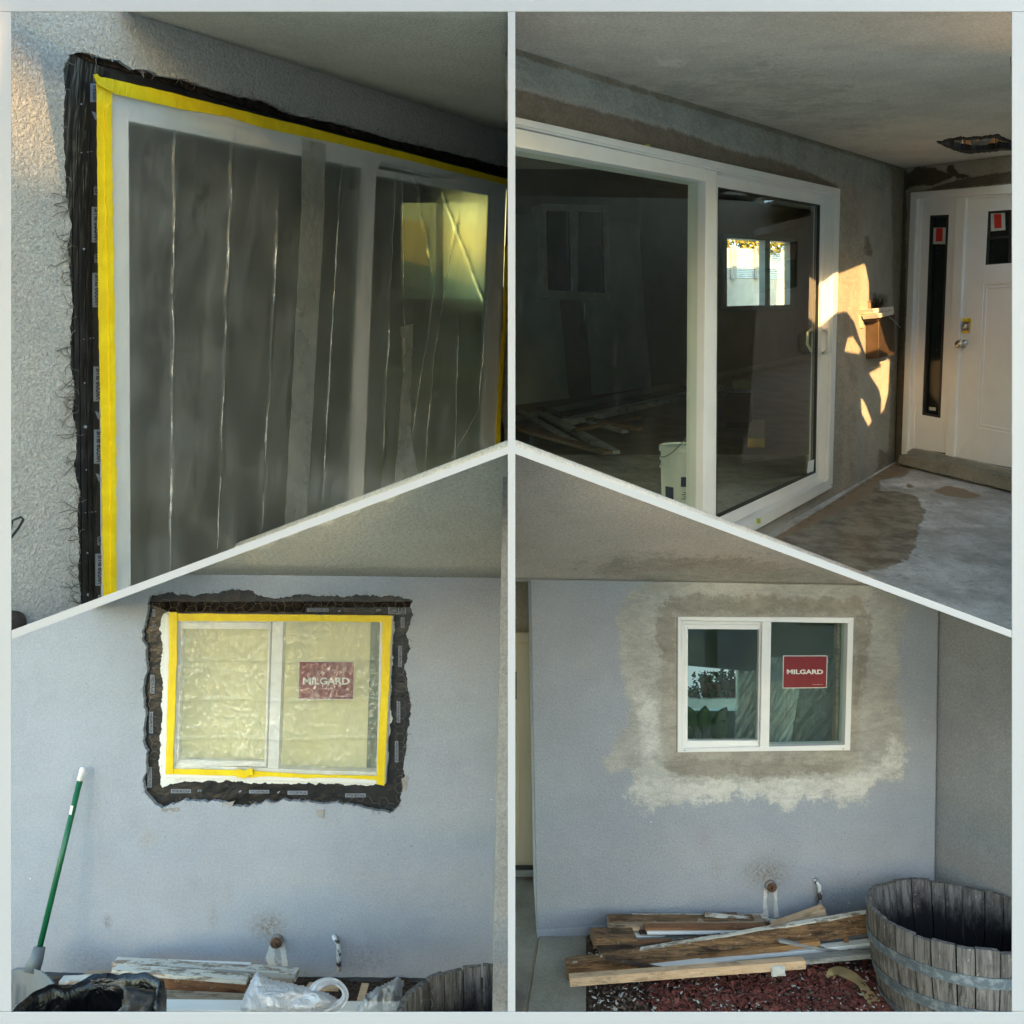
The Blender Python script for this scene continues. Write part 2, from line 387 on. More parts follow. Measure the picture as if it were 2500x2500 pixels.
# ---------------------------------------------------------------- ground and the frame that divides the four porches
GROUND = stucco('yard_concrete', (.48, .42, .33), texture=.3, scale=30, mottle=.2, specks=False)
b = B(); bmesh.ops.create_grid(b, x_segments=4, y_segments=4, size=200); bmesh.ops.translate(b, verts=b.verts[:], vec=(0, 0, -.012))
kind(obj('ground', b, GROUND), 'structure')
FRAME = simple('pale_grey_paint', (.44, .425, .44), .55, .012, 2)
Y0 = 2.35
def band(bm, pts, y0, y1, mid=None):     # a member whose front shows as the pixel polygon, running back
    fr = [atY(x, y, y0) for x, y in pts]; mx = mid or (sum(p[0] for p in pts)/len(pts), sum(p[1] for p in pts)/len(pts))
    ext = [Vector((0, 0, 0))]*len(pts)
    bk = []
    for i, p in enumerate(fr):
        # keep the thickness, slide along the sight line of the band's middle line
        m_ = midpt(pts, i); bk.append(p + ray(*m_)*(y1-y0))
    v = [bm.verts.new(p) for p in fr]; u = [bm.verts.new(p) for p in bk]; n = len(v)
    bm.faces.new(v); bm.faces.new(u[::-1])
    for i in range(n): bm.faces.new((v[i], u[i], u[(i+1) % n], v[(i+1) % n]))
def midpt(pts, i):                        # pts = a,b along the upper edge, c,d back along the lower edge
    j = 3-i; return ((pts[i][0]+pts[j][0])/2, (pts[i][1]+pts[j][1])/2)
fr = thing('divided_frame', (0, Y0, 0), 'pale grey painted frame with slanting dividers around four porch bays', 'frame')
fr['kind'] = 'structure'
def member(name, pts, depth, bev=.003):
    b = B(); band(b, pts, Y0, Y0+depth); obj(name, b, FRAME, fr, bevel=bev)
member('rail', [(-6, -20), (2520, -20), (2520, 29), (-6, 29)], .05)
member('rail', [(-6, 2470), (2520, 2470), (2520, 2560), (-6, 2560)], .05)
member('stile', [(-6, 29), (-6, 2470), (28, 2470), (28, 29)], .05)
member('stile', [(2470, 29), (2470, 2470), (2520, 2470), (2520, 29)], .05)
member('partition', [(1240, 29), (1240, 1099), (1258, 1099), (1258, 29)], 3.2, 0)
member('partition', [(1240, 1099), (1240, 2470), (1258, 2470), (1258, 1099)], 1.3, 0)
member('partition', [(28, 1539), (1240, 1090), (1240, 1108), (28, 1560)], .6, 0)
member('partition', [(2470, 1539), (1258, 1088), (1258, 1108), (2470, 1557)], .6, 0)

# ================================================================ TOP LEFT: taped sliding door
setq('TL')
V1 = Vector((.074, -.186, 1)).normalized(); A1 = Vector((1250, 2000, 515)).normalized()
P1 = atY(28, 600, 2.62)
W1 = Plane(P1, A1.cross(V1)); 
if W1.n.dot(CAM-P1) < 0: W1.n = -W1.n
k = .647
rag_tl = S(0, 0, k, [(1935, 632), (1800, 600), (1650, 562), (1500, 530), (1400, 500), (1300, 470), (1200, 450), (1100, 430), (1000, 380), (850, 350), (700, 300), (600, 288), (560, 262), (500, 262), (450, 225), (400, 224), (350, 205), (310, 195), (262, 205), (240, 260), (245, 350), (238, 470), (245, 600), (250, 740), (270, 850), (255, 930), (265, 1050), (275, 1150)]) + \
    S(0, 750, k, [(265, 100), (265, 230), (280, 300), (275, 400), (290, 500), (280, 600), (300, 700), (290, 800), (300, 900), (295, 1000), (305, 1100), (306, 1400)])
rag_r = S(0, 750, k, [(1912, 60), (1903, 150), (1912, 260), (1902, 380), (1915, 480), (1910, 620)])
STL = stucco('rough_stucco', (.50, .485, .465), texture=1.0, dist=.017, scale=75, mottle=.06, specks=False)
# wall with its ragged opening
hole = rag(rag_tl, 5, 3.2, 1, False)
outer = [(-60, -60), (1320, -60), (1320, 634*k+2)]
b = B(); loop = [W1.hit(x, y) for x, y in [(-60, -60), (1325, -60), (1325, hole[0][1]+22)]+hole+[(hole[-1][0], 1800), (-60, 1800)]]
holed3(b, [loop], W1.n*-.035)
tag(obj('stucco_wall', b, STL), 'rough white stucco wall broken away around the yellow taped sliding door', 'wall')
b = B(); rr = rag(rag_r, 5, 2.5, 3, False); holed3(b, [[W1.hit(x, y) for x, y in rr+[(1330, 1180), (1330, 760)]]], W1.n*-.035)
tag(obj('stucco_wall', b, STL), 'narrow strip of stucco at the right end of the taped sliding door', 'wall')
# ceiling
c1 = W1.hit(317, 29); c2 = W1.hit(1239, 323)
CE1 = plane3(c1, c2, atY(1240, 40, 2.5), CAM-Vector((0, 0, 2)))
CEIL1 = stucco('rough_ceiling_stucco', (.62, .59, .50), texture=1.0, dist=.011, scale=80, mottle=.06, specks=False)
kind(pgrid('ceiling', [(300, 16), (1300, 16), (1300, 343), (317, 29.5)], CE1, 40, CEIL1, thick=.05), 'structure')
# black flashing behind the opening
fl = W1.off(-.030)
b = B(); prism(b, [(140, 120), (255, 165), (330, 1600), (150, 1600)], fl, .006, 0)
flm = tag(obj('flashing_membrane', b, FLASH), 'glossy black flashing strip down the left side of the taped sliding door', 'flashing')
b = B()
for x in (176, 190, 206, 218): prism(b, [(x, 320), (x+3, 320), (x+12+3, 1500), (x+12, 1500)], fl, .011, .006)
obj('fold', b, FLASH, flm)
for y0, y1 in ((204, 249), (505, 592), (666, 750), (895, 980), (1049, 1132), (1352, 1430)):
    dx = 221+(y0-200)*.0105; pp = obj('printed_patch', prism(B(), rect(dx, y0, dx+26, y1), fl, .0085, .006), GREYPRINT, flm); dx += 6
    obj('lettering', text_bm(B(), 'VYCOR PLUS', [(dx, y1-4), (dx, y0+4), (dx+17, y0+4), (dx+17, y1-4)], fl, .0105, .02), INK, pp)
b = B()
for y in (455, 620, 1310, 1452):
    dx = 226+(y-200)*.0105; text_bm(b, 'gcp', [(dx, y+22), (dx, y), (dx+14, y), (dx+14, y+22)], fl, .0105, .01)
for y in (272, 1004, 1156):
    dx = 224+(y-200)*.0105; prism(b, [(dx, y), (dx+8, y+2), (dx+14, y+16), (dx+8, y+20)], fl, .0085, .006)
for x, y, r in ((199, 254, 2), (205, 608, 3), (207, 935, 2), (209, 1042, 4), (211, 1147, 2), (214, 1350, 2.5), (216, 1452, 4)):
    prism(b, [(x+r*math.cos(a*.785), y+r*math.sin(a*.785)) for a in range(8)], fl, .0085, .006)
for x0, y0 in ((190, 373), (195, 828), (200, 1252)):
    for i in range(5): prism(b, rect(x0+i*8, y0-i, x0+i*8+3, y0-i+2), fl, .0085, .006)
obj('lettering', b, GREYPRINT, flm)
b = B(); prism(b, [(150, 120), (1260, 380), (1260, 470), (250, 195), (220, 175)], fl, .003, -.004)
tag(obj('flashing_membrane', b, FLASHH), 'black flashing strip over the head of the taped sliding door', 'flashing')
b = B(); prism(b, rag([(180, 125), (1258, 405), (1258, 437), (700, 290), (470, 222), (330, 180), (215, 150)], 12, 3, 6), fl, .010, .003)
tag(obj('building_paper', b, BURL), 'torn brown building paper above the taped sliding door', 'building paper')
b = B(); prism(b, [(1205, 700), (1262, 700), (1262, 1160), (1200, 1160)], fl, .006, 0)
tag(obj('flashing_membrane', b, FLASH), 'black flashing strip at the right edge of the taped sliding door', 'flashing')
# wire lath ends along the ragged edge
def wires(bm, path, pl, n, ln, off, r=.0009, seed=0, inward=1, spread=1.0):
    rnd = random.Random(seed); L = [0]
    for i in range(1, len(path)): L.append(L[-1]+math.dist(path[i], path[i-1]))
    for _ in range(n):
        t = rnd.random()*L[-1]; i = max(j for j in range(len(L)) if L[j] <= t); i = min(i, len(path)-2)
        f = (t-L[i])/max(L[i+1]-L[i], 1e-6); x = path[i][0]+(path[i+1][0]-path[i][0])*f; y = path[i][1]+(path[i+1][1]-path[i][1])*f
        dx, dy = path[i+1][0]-path[i][0], path[i+1][1]-path[i][1]; q = math.hypot(dx, dy) or 1; nx, ny = -dy/q*inward, dx/q*inward
        a = math.atan2(ny, nx)+rnd.uniform(-.7, .7)*spread; pts = []; o = off+rnd.uniform(-.003, .008); ll = ln*rnd.uniform(.4, 1.2)
        x -= math.cos(a)*3; y -= math.sin(a)*3
        for s in range(5):
            pts.append(pl.hit(x, y, o)); a += rnd.uniform(-.8, .8); x += math.cos(a)*ll/4; y += math.sin(a)*ll/4; o += rnd.uniform(-.002, .003)
        tube(bm, pts, r, 4, False)
def hexnet(bm, region, pl, off, size, r, seed=0, warp=2.0):
    xs = [p[0] for p in region]; ys = [p[1] for p in region]; done = set(); W = size*1.5; Hh = size*math.sqrt(3)
    poly = np.array(region)
    def q(x, y):
        v = noise.noise_vector(Vector((x*.02, y*.02, seed)))*warp*3; return (x+v[0], y+v[1])
    i = 0; x = min(xs)
    while x < max(xs):
        y = min(ys)+(Hh/2 if i % 2 else 0)
        while y < max(ys):
            for a in range(6):
                p0 = (x+size*math.cos(a*math.pi/3), y+size*math.sin(a*math.pi/3)*1.0); p1 = (x+size*math.cos((a+1)*math.pi/3), y+size*math.sin((a+1)*math.pi/3))
                mk = (round(p0[0]+p1[0]), round(p0[1]+p1[1]))
                if mk in done: continue
                done.add(mk)
                if inpoly(np.array([p0, p1]), poly).all():
                    A, C = q(*p0), q(*p1); oz = off+noise.noise(Vector((p0[0]*.03, p0[1]*.03, 2)))*.006
                    tube(bm, [pl.hit(*A, oz), pl.hit(*C, oz)], r, 4, False)
            y += Hh
        x += W; i += 1
b = B(); i0 = 20
wires(b, hole[:150], W1, 80, 24, .002, .0010, 3, 1)
wires(b, hole[150:], W1, 50, 22, .004, .0010, 5, -1, 1.4)
lowl = [p for p in hole if p[1] > 480 and p[0] < 220]
wires(b, lowl, W1, 90, 46, .006, .0015, 8, 1, 1.2)
kind(tag(obj('wire_lath', b, WIRE), 'frayed chicken wire ends sticking out of the rough stucco beside yellow tape', 'wire lath'), 'stuff')
# sliding door
sdl = thing('sliding_door', W1.hit(600, 1300), 'white sliding glass door masked with yellow tape under clear plastic', 'sliding door')
b = B(); O = [(252, 190), (1236, 440), (1212, 1230), (262, 1640)]; I = [(314, 296), (893, 412), (858, 1260), (320, 1600)]
ring(b, O, [(276, 232), (1228, 466), (1206, 1200), (284, 1620)], W1, .012, -.09); obj('frame', b, WHITE, sdl, bevel=.002)
b = B(); prism(b, [(276, 232), (926, 392), (922, 428), (893, 412), (314, 296)], W1, .004, -.07); prism(b, [(276, 232), (314, 296), (320, 1600), (284, 1620)], W1, .004, -.07)
obj('fixed_panel', b, WHITE, sdl, bevel=.002)
b = B(); prism(b, [(893, 405), (919, 412), (884, 1300), (858, 1300)], W1, .008, -.07); obj('mullion', b, WHITE, sdl, bevel=.003)
b = B(); prism(b, [(919, 412), (1228, 466), (1204, 479), (919, 427)], W1, -.012, -.07); prism(b, [(1228, 466), (1204, 479), (1172, 1250), (1206, 1200)], W1, -.012, -.07)
obj('sliding_panel', b, WHITE, sdl, bevel=.002)
b = B(); prism(b, [(314, 296), (893, 412), (858, 1260), (320, 1600)], W1, -.03, -.034); obj('pane', b, G_TL, sdl)
b = B(); prism(b, [(919, 427), (1204, 479), (1172, 1250), (885, 1260)], W1, -.045, -.049); obj('pane', b, G_TL, sdl)
b = B(); ring(b, [(314, 296), (893, 412), (858, 1260), (320, 1600)], [(317, 300), (890, 415), (855, 1260), (323, 1600)], W1, -.026, -.036); obj('gasket', b, DARK, sdl)
# yellow tape
def tape_strip(label, pts, off, pl, grp, amp=1.6, seed=0, mat_=None, th=.0025):
    b = B(); prism(b, rag(pts, 16, amp, seed), pl, off, off-th)
    return tag(obj('masking_tape', b, mat_ or TAPE), label, 'tape', grp)
G1 = 'yellow tape round the sliding door'
tape_strip('long yellow tape strip slanting across the head of the sliding door', [(240, 186), (400, 222), (731, 305), (1238, 437), (1238, 452), (1000, 392), (870, 362), (800, 345), (731, 331), (640, 312), (560, 286), (440, 266), (278, 229)], .022, W1, G1, 1.2, 1)
tape_strip('long yellow tape strip down the left jamb of the sliding door', [(236, 184), (274, 222), (274, 400), (278, 700), (280, 1000), (284, 1250), (284, 1600), (254, 1600), (250, 1250), (246, 1000), (240, 700), (238, 400)], .026, W1, G1, 1.5, 2)
b = B(); prism(b, rag([(258, 260), (272, 250), (275, 420), (280, 720), (283, 1000), (286, 1600), (272, 1600), (270, 1000), (266, 700), (258, 420)], 18, 3, 9), W1, .032, .0262)
tag(obj('masking_tape', b, TAPE), 'raised wrinkled tape edge lying along the left jamb tape', 'tape', G1)
b = B(); prism(b, [(230, 182), (237, 180), (252, 196), (278, 226), (262, 219), (238, 205)], W1, .036, .030); tag(obj('masking_tape', b, TAPE), 'small folded yellow tape corner at the top left of the door', 'tape', G1)
tape_strip('short yellow tape strip at the lower right jamb of the sliding door', [(1233, 600), (1240, 600), (1236, 800), (1226, 950), (1219, 1150), (1207, 1150), (1216, 950), (1228, 800)], .03, W1, G1, 1, 4)
# clear plastic over the door
FILM1 = film('clear_plastic', .17, .85, (.84, .85, .80), .42, .16, .2, 7, (4, 4, .5), .30)
cre = [(x0_, y0_, x1_, y1_, a_*.8, w_*1.0) for x0_, y0_, x1_, y1_, a_, w_ in [(428, 300, 416, 1420, .016, 4), (569, 340, 531, 1340, .015, 4), (682, 470, 640, 1290, .011, 3.5), (834, 400, 786, 1240, .010, 4), (966, 420, 930, 1240, .012, 4), (982, 400, 992, 1180, .010, 4),
       (1010, 410, 1062, 700, .016, 7), (1062, 700, 1000, 1100, .010, 6), (1080, 470, 1190, 760, .012, 4), (1120, 520, 1060, 860, .008, 5), (1060, 860, 1035, 1180, .009, 4), (1120, 760, 1110, 1150, .008, 4), (1190, 700, 1170, 1000, .008, 5), (1170, 1000, 1100, 1120, .008, 5)]]
def fd1(x, y):
    o = .014+noise.noise(Vector((x*.012, y*.002, 4)))*.010
    for x0, y0, x1, y1, a, wd in cre:
        t = (y-y0)/(y1-y0)
        if -.05 < t < 1.05:
            xc = x0+(x1-x0)*t+noise.noise(Vector((y*.009, x0, 0)))*4; e = min(1, (t+.05)*8, (1.05-t)*8+.1)
            o += a*e*math.exp(-((x-xc)/wd)**2)*(.7+.6*noise.noise(Vector((y*.03, x0, 3))))
    return max(o, .016)
flm1 = pgrid('plastic_sheet', [(270, 226), (1238, 455), (1212, 1230), (282, 1600)], W1, 3, FILM1, disp=fd1)
tag(flm1, 'clear plastic sheet with vertical creases taped over the sliding door', 'plastic sheet')
FOLD = film('crease_glint_film', .62, 0, (.95, .95, .93), .3, .14, .5, 18, (3, 3, .6), .35)  # whitish ribbons along the creases stand in for their bright glints
rnd = random.Random(12)
for x0, y0, x1, y1, a, wd in cre:
    b = B(); prev = None; n_ = int((y1-y0)/6)
    gaps = rnd.uniform(0, 50)
    for i in range(n_+1):
        t = i/n_; y = y0+(y1-y0)*t; xc = x0+(x1-x0)*t+noise.noise(Vector((y*.009, x0, 0)))*4
        ww = max(0, .55+1.3*noise.noise(Vector((y*.012, x0*.7, 8)))+.9*noise.noise(Vector((y*.06, x0, 2))))*(2.6 if x0 < 900 else 1.7)*min(1, t*6, (1-t)*6+.2)
        ww = max(ww, .22)
        lean = 1.2*noise.noise(Vector((y*.03, x0, 4))); o_ = fd1(xc, y)+.003
        cur = (b.verts.new(W1.hit(xc-ww+lean, y, o_)), b.verts.new(W1.hit(xc+ww*.5+lean, y, o_+.004)))
        if prev: b.faces.new((prev[0], prev[1], cur[1], cur[0]))
        prev = cur
    if len(b.faces): obj('fold', b, FOLD, flm1, smooth=True, recalc=False)
    else: b.free()
FILM1B = film('clear_tape', .30, 0, (.62, .62, .56), .4, .3, .4, 20, (1, 1, .6), .3)
b = B(); prism(b, rag([(738, 338), (795, 352), (790, 560), (770, 900), (747, 1300), (693, 1320), (722, 800), (736, 520)], 20, 2, 3), W1, .034, .032)
tag(obj('clear_tape', b, FILM1B), 'wide clear tape strip running down the plastic on the sliding door', 'tape')
b = B(); prism(b, rag([(978, 800), (1010, 790), (1005, 900), (1002, 1040), (1020, 1160), (965, 1180), (975, 1040), (985, 900)], 20, 3, 5), W1, .036, .034)
tag(obj('clear_tape', b, FILM1B), 'short crooked clear tape strip on the narrow right pane plastic', 'tape')
# hook and dark knob on the wall
b = B(); tube(b, [W1.hit(20, 1320, .02), W1.hit(30, 1271, .06), W1.hit(52, 1262, .07), W1.hit(57, 1268, .07), W1.hit(45, 1290, .05), W1.hit(20, 1322, .01)], .004, 8)
tag(obj('wire_hook', b, simple('black_metal', (.015, .015, .018), .4)), 'bent black metal hook on the rough stucco wall', 'hook')
b = B(); lathe(b, [(.001, .05), (.03, .045), (.042, .02), (.04, 0)], W1.hit(26, 1518), W1.n, 20)
tag(obj('round_fitting', b, simple('rusty_dark_metal', (.03, .02, .015), .6)), 'dark round rusty fitting low on the rough stucco wall', 'fitting', None)
# room behind
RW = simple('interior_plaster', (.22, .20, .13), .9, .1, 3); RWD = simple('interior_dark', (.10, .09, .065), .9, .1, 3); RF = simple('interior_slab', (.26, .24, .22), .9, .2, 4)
def fy(x, pf, pw):                        # pixel row where plane pw meets the floor plane pf at column x
    lo, hi = 0.0, 2500.0
    for _ in range(40):
        m_ = (lo+hi)/2; p = pw.hit(x, m_)
        if pf.n.dot(p-pf.p) > 0: lo = m_
        else: hi = m_
    return lo
def room(name, plw, front, farp, far, fm, sm, label, winpx=None, d=.12):
    """shell behind an opening: front and far corners in pixels (tl,tr,br,bl) on their planes"""
    a = [plw.hit(x, y, -d) for x, y in front]; c = [farp.hit(x, y) for x, y in far]
    t = thing(name, a[3], label, 'room'); bq = B()
    if winpx: holed3(bq, [c, [farp.hit(x, y) for x, y in winpx]], farp.n*-.08)
    else: bq.faces.new([bq.verts.new(p) for p in c])
    obj('far_wall', bq, fm, t)
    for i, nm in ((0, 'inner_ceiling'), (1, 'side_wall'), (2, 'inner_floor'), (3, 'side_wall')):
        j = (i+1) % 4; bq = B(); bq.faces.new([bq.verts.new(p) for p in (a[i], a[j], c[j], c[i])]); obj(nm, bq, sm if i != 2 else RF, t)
    t['kind'] = 'structure'
    return t
winTL = [(975, 490), (1180, 490), (1180, 735), (975, 735)]
fpl = W1.off(-3.72)
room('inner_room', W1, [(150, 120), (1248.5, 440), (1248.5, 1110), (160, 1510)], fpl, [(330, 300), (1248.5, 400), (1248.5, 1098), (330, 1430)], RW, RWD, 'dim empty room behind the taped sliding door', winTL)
b = B(); ring(b, [(970, 485), (1185, 485), (1185, 740), (970, 740)], [(980, 495), (1175, 495), (1175, 730), (980, 730)], fpl, .03, -.03); prism(b, rect(1074, 495, 1082, 730), fpl, .03, -.03)
tag(obj('window_frame', b, WHITE), 'small bright window across the room behind plastic and the sliding door', 'window')
TLT = Plane(fpl.hit(1080, 760, -.5), (fpl.n+Vector((0, 0, 1.2))))
b = B(); prism(b, rect(900, 380, 1300, 900), TLT, 0, -.05); tag(obj('glow_panel', b, simple('pale_green_panel', (.78, .84, .36), .9)), 'tilted pale green panel added outside the far window for its glow', 'fence')  # added panel, tilted up to catch sky light and make the pane glow

b = B(); prism(b, rect(960, 540, 1045, 760), TLT.off(.1), 0, -.05); tag(obj('warm_glow_panel', b, simple('warm_yellow_panel', (.85, .66, .10), .6)), 'warm yellow panel added outside the far window for its glow', 'wall')  # added panel; its yellow stands in for the warm side of the glow

# ================================================================ TOP RIGHT: finished sliding door and front door
setq('TR')
V2 = Vector((-.02, -.12, 1)).normalized(); A2 = Vector((1767, 2000, 590)).normalized(); B2 = Vector((-1000, 2000, 592)).normalized()
P2 = atY(2208, 411, 6.4)
def mkplane(p, u, v):
    n = u.cross(v).normalized()
    if n.dot(CAM-p) < 0: n = -n
    return Plane(p, n)
WA = mkplane(P2, A2, V2); WB = mkplane(P2, B2, V2); CE2 = mkplane(P2, A2, B2); 
if CE2.n.z > 0: CE2.n = -CE2.n
FL2 = Plane(WA.hit(2195, 1122), Vector((0, -.2835, .959)))
SA = stucco('patched_stucco', (.42, .405, .37), [('grey', (.37, .38, .35), .6), ('fresh', (.43, .375, .31), .6), ('damp_and_shade', (.22, .175, .13), .6), ('corner', (.27, .24, .185), .8), ('mark', (.25, .22, .18), 1.6)], texture=1.0, dist=.009, scale=85, mottle=.12)
wallA_q = [(1240, 110), (2214, 412.5), (2202, 1145), (1240, 1705)]
sl_hole = [(1200, 281), (2046, 466), (2028, 1172), (1200, 1650)]
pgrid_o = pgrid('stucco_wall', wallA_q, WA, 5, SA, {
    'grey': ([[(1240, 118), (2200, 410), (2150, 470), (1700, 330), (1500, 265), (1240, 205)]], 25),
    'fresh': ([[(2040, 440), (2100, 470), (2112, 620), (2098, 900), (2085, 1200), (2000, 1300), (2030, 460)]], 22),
    'damp_and_shade': ([[(1240, 212), (1330, 235), (1430, 262), (1560, 296), (1660, 322), (1800, 372), (1900, 392), (1985, 425), (2046, 452), (2060, 500), (2040, 470), (1240, 300)]], 16),
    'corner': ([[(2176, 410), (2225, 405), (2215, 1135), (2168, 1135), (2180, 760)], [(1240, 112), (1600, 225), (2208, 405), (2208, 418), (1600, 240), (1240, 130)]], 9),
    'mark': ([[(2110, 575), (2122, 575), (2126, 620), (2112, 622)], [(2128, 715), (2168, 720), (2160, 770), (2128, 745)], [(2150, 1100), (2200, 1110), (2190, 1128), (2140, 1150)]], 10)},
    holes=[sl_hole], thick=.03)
tag(pgrid_o, 'patched tan stucco wall around the large white sliding door', 'wall')
SB = stucco('door_wall_stucco', (.36, .33, .27), [('damp_and_shade', (.07, .052, .032), .9), ('edge', (.12, .10, .07), .7)], texture=.5, dist=.005, scale=60, mottle=.16)
d1 = lambda pts: S(2050, 400, .2226, pts)
d2 = lambda pts: S(1950, 700, .2743, pts)
door_hole = [(2226, 474), (2520, 448), (2520, 1190), (2204, 1106)]
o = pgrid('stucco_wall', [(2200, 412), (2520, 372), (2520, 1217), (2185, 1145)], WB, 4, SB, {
    'damp_and_shade': ([d1([(720, 120), (850, 30), (1050, 40), (1140, 90), (1280, 130), (1100, 210), (1000, 240), (850, 230), (715, 300), (690, 300)]), d1([(1180, 20), (1240, 10), (1300, 90), (1440, 140), (1300, 170), (1170, 90)])], 8),
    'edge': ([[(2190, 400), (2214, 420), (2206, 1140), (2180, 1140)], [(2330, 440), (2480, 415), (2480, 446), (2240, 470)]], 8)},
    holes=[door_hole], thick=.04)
tag(o, 'brown stained stucco wall strip above the white front door', 'wall')
SCE = stucco('smooth_ceiling_stucco', (.66, .62, .56), [('pale', (.74, .70, .64), .9), ('grn', (.60, .575, .515), 1.2)], texture=.9, dist=.007, scale=90, mottle=.10)
chole = S(1250, 0, k, [(1605, 540), (1640, 530), (1700, 522), (1770, 518), (1835, 510), (1870, 528), (1895, 545), (1905, 562), (1800, 572), (1700, 577), (1650, 556)])
o = pgrid('ceiling', [(1240, 5), (2479, 5), (2479, 413), (1240, 413)], CE2, 5, SCE, {
    'pale': ([[(1600, 140), (1690, 145), (1660, 165), (1610, 160)], [(1250, 108), (1500, 195), (1700, 260), (1960, 335), (1950, 350), (1600, 235), (1300, 140)]], 8),
    'grn': ([[(1500, 190), (1900, 150), (2200, 260), (2100, 330), (1800, 280)]], 60)}, holes=[rag(chole, 6, 3, 2)])
kind(o, 'structure')
b = B(); prism(b, [(2512, 200), (3900, -200), (3900, 1900), (2512, 1250)], WB, -.031, -.09); tag(obj('stucco_wall', b, SB), 'stucco wall continuing to the right beyond the front door, out of view', 'wall')
# trim the ceiling to the wall lines by covering: ceiling plane continues behind the walls only
# floor
FLM = M('porch_concrete')
c = FLM.mix(FLM.ramp(FLM.noise(3.2, 6, .7), .35, .65), (.46, .44, .42), (.70, .69, .69)); c = FLM.mix(FLM.ramp(FLM.noise(14, 6, .75, dist=1.5), .52, .66, 0, .6), c, (.26, .25, .24))
c = FLM.mix(FLM.ramp(FLM.noise(2.2, 5, .65), .46, .62, 0, .45), c, (.22, .20, .17))
kz = FLM.ramp(FLM.math('ADD', FLM.attr('wet'), FLM.math('MULTIPLY', FLM.math('SUBTRACT', FLM.noise(9, 8, .78), .5), 2.4)), .36, .60)
c = FLM.mix(kz, c, FLM.mix(FLM.ramp(FLM.noise(8, 5, .6), .35, .65), (.13, .11, .085), (.30, .27, .22)))
ks = FLM.ramp(FLM.math('ADD', FLM.attr('sand'), FLM.math('MULTIPLY', FLM.math('SUBTRACT', FLM.noise(20, 6, .8), .5), .8)), .42, .6)
c = FLM.mix(ks, c, FLM.mix(FLM.noise(90, 3, .7), (.20, .135, .085), (.38, .28, .19)))
c = FLM.mix(FLM.ramp(FLM.noise(40, 6, .8, dist=2), .60, .68, 0, .6), c, (.8, .8, .8)); c = FLM.mix(FLM.ramp(FLM.noise(26, 8, .85, (1, 2.2, 1), 3.0), .54, .62, 0, .55), c, (.12, .11, .10)); c = FLM.mix(FLM.ramp(FLM.noise(120, 3, .7), .6, .68, 0, .5), c, (.10, .09, .08))
FLM.set(c, FLM.mix(kz, (.65, .65, .65), (.28, .28, .28)), 0, .4); FLM.bump(FLM.noise(25, 6, .7), .35, .006)
r4 = lambda pts: S(1250, 750, k, pts)
o = pgrid('floor', [(1240, 1110), (2560, 1110), (2560, 1640), (1240, 1700)], FL2, 6, FLM.m, {
    'wet': ([r4([(960, 900), (1440, 600), (1510, 605), (1480, 640), (1390, 650), (1390, 690), (1480, 698), (1530, 720), (1560, 770), (1540, 830), (1500, 950), (1400, 990), (1300, 1010), (1180, 950), (1000, 930)])], 12),
    'sand': ([r4([(940, 900), (1200, 740), (1440, 590), (1515, 603), (1480, 635), (1390, 648), (1340, 720), (1200, 790), (1050, 860)]), r4([(1585, 695), (1640, 672), (1700, 685), (1790, 715), (1720, 722), (1640, 712)]), r4([(1478, 672), (1500, 668), (1520, 678), (1500, 684)])], 7)},
    disp=lambda x, y: noise.noise(Vector((x*.01, y*.02, 0)))*.004)
kind(o, 'structure')
# sliding door
sl = thing('sliding_door', WA.hit(1900, 1240), 'large new white sliding glass door with a dark room behind', 'sliding door')
O = [(1200, 272), (2052, 461), (2033, 1181), (1200, 1662)]; I1 = [(1200, 288), (2040, 474), (2023, 1172), (1200, 1638)]
I2 = [(1200, 294), (2033, 479), (2015, 1170), (1200, 1622)]; I3 = [(1200, 300), (2027, 483), (2009, 1169), (1200, 1612)]
b = B(); ring(b, O, I1, WA, .034, -.10); obj('frame', b, WHITE, sl, bevel=.002)
b = B(); ring(b, I1, I2, WA, .016, -.10); ring(b, I2, I3, WA, -.012, -.10); obj('track', b, WHITE, sl, bevel=.0015)
b = B(); prism(b, [(1200, 300), (1751, 418), (1751, 436), (1725, 443), (1200, 347)], WA, .006, -.09); prism(b, [(1724, 412), (1750, 418), (1748, 1310), (1716, 1320)], WA, .010, -.09); obj('fixed_panel', b, WHITE, sl, bevel=.002)
b = B(); ring(b, [(1751, 422), (2027, 483), (2009, 1169), (1748, 1298)], [(1752, 456), (2004, 500), (1993, 1154), (1747, 1268)], WA, -.034, -.08)
obj('sliding_panel', b, WHITE, sl, bevel=.002)
b = B(); ring(b, [(1752, 456), (2004, 500), (1993, 1154), (1747, 1268)], [(1754, 459), (2001, 502), (1990, 1151), (1750, 1262)], WA, -.038, -.07); obj('gasket', b, DARK, sl)
b = B(); prism(b, [(1200, 347), (1725, 443), (1717, 1320), (1200, 1600)], WA, -.030, -.034); obj('pane', b, G_TR, sl)
b = B(); prism(b, [(1752, 456), (2004, 500), (1993, 1154), (1747, 1268)], WA, -.046, -.050); obj('pane', b, G_TR, sl)
GREENW = simple('stile_seen_inside', (.80, .86, .62), .4, .03)
b = B(); prism(b, [(1697, 436), (1716, 440), (1712, 1320), (1694, 1320)], WA, -.055, -.09); st = obj('inner_stile', b, GREENW, sl, bevel=.002)
b = B(); prism(b, rect(1702, 850, 1707, 864), WA, -.053, -.058); prism(b, rect(1702, 880, 1707, 900), WA, -.053, -.058); obj('latch', b, DARK, st)
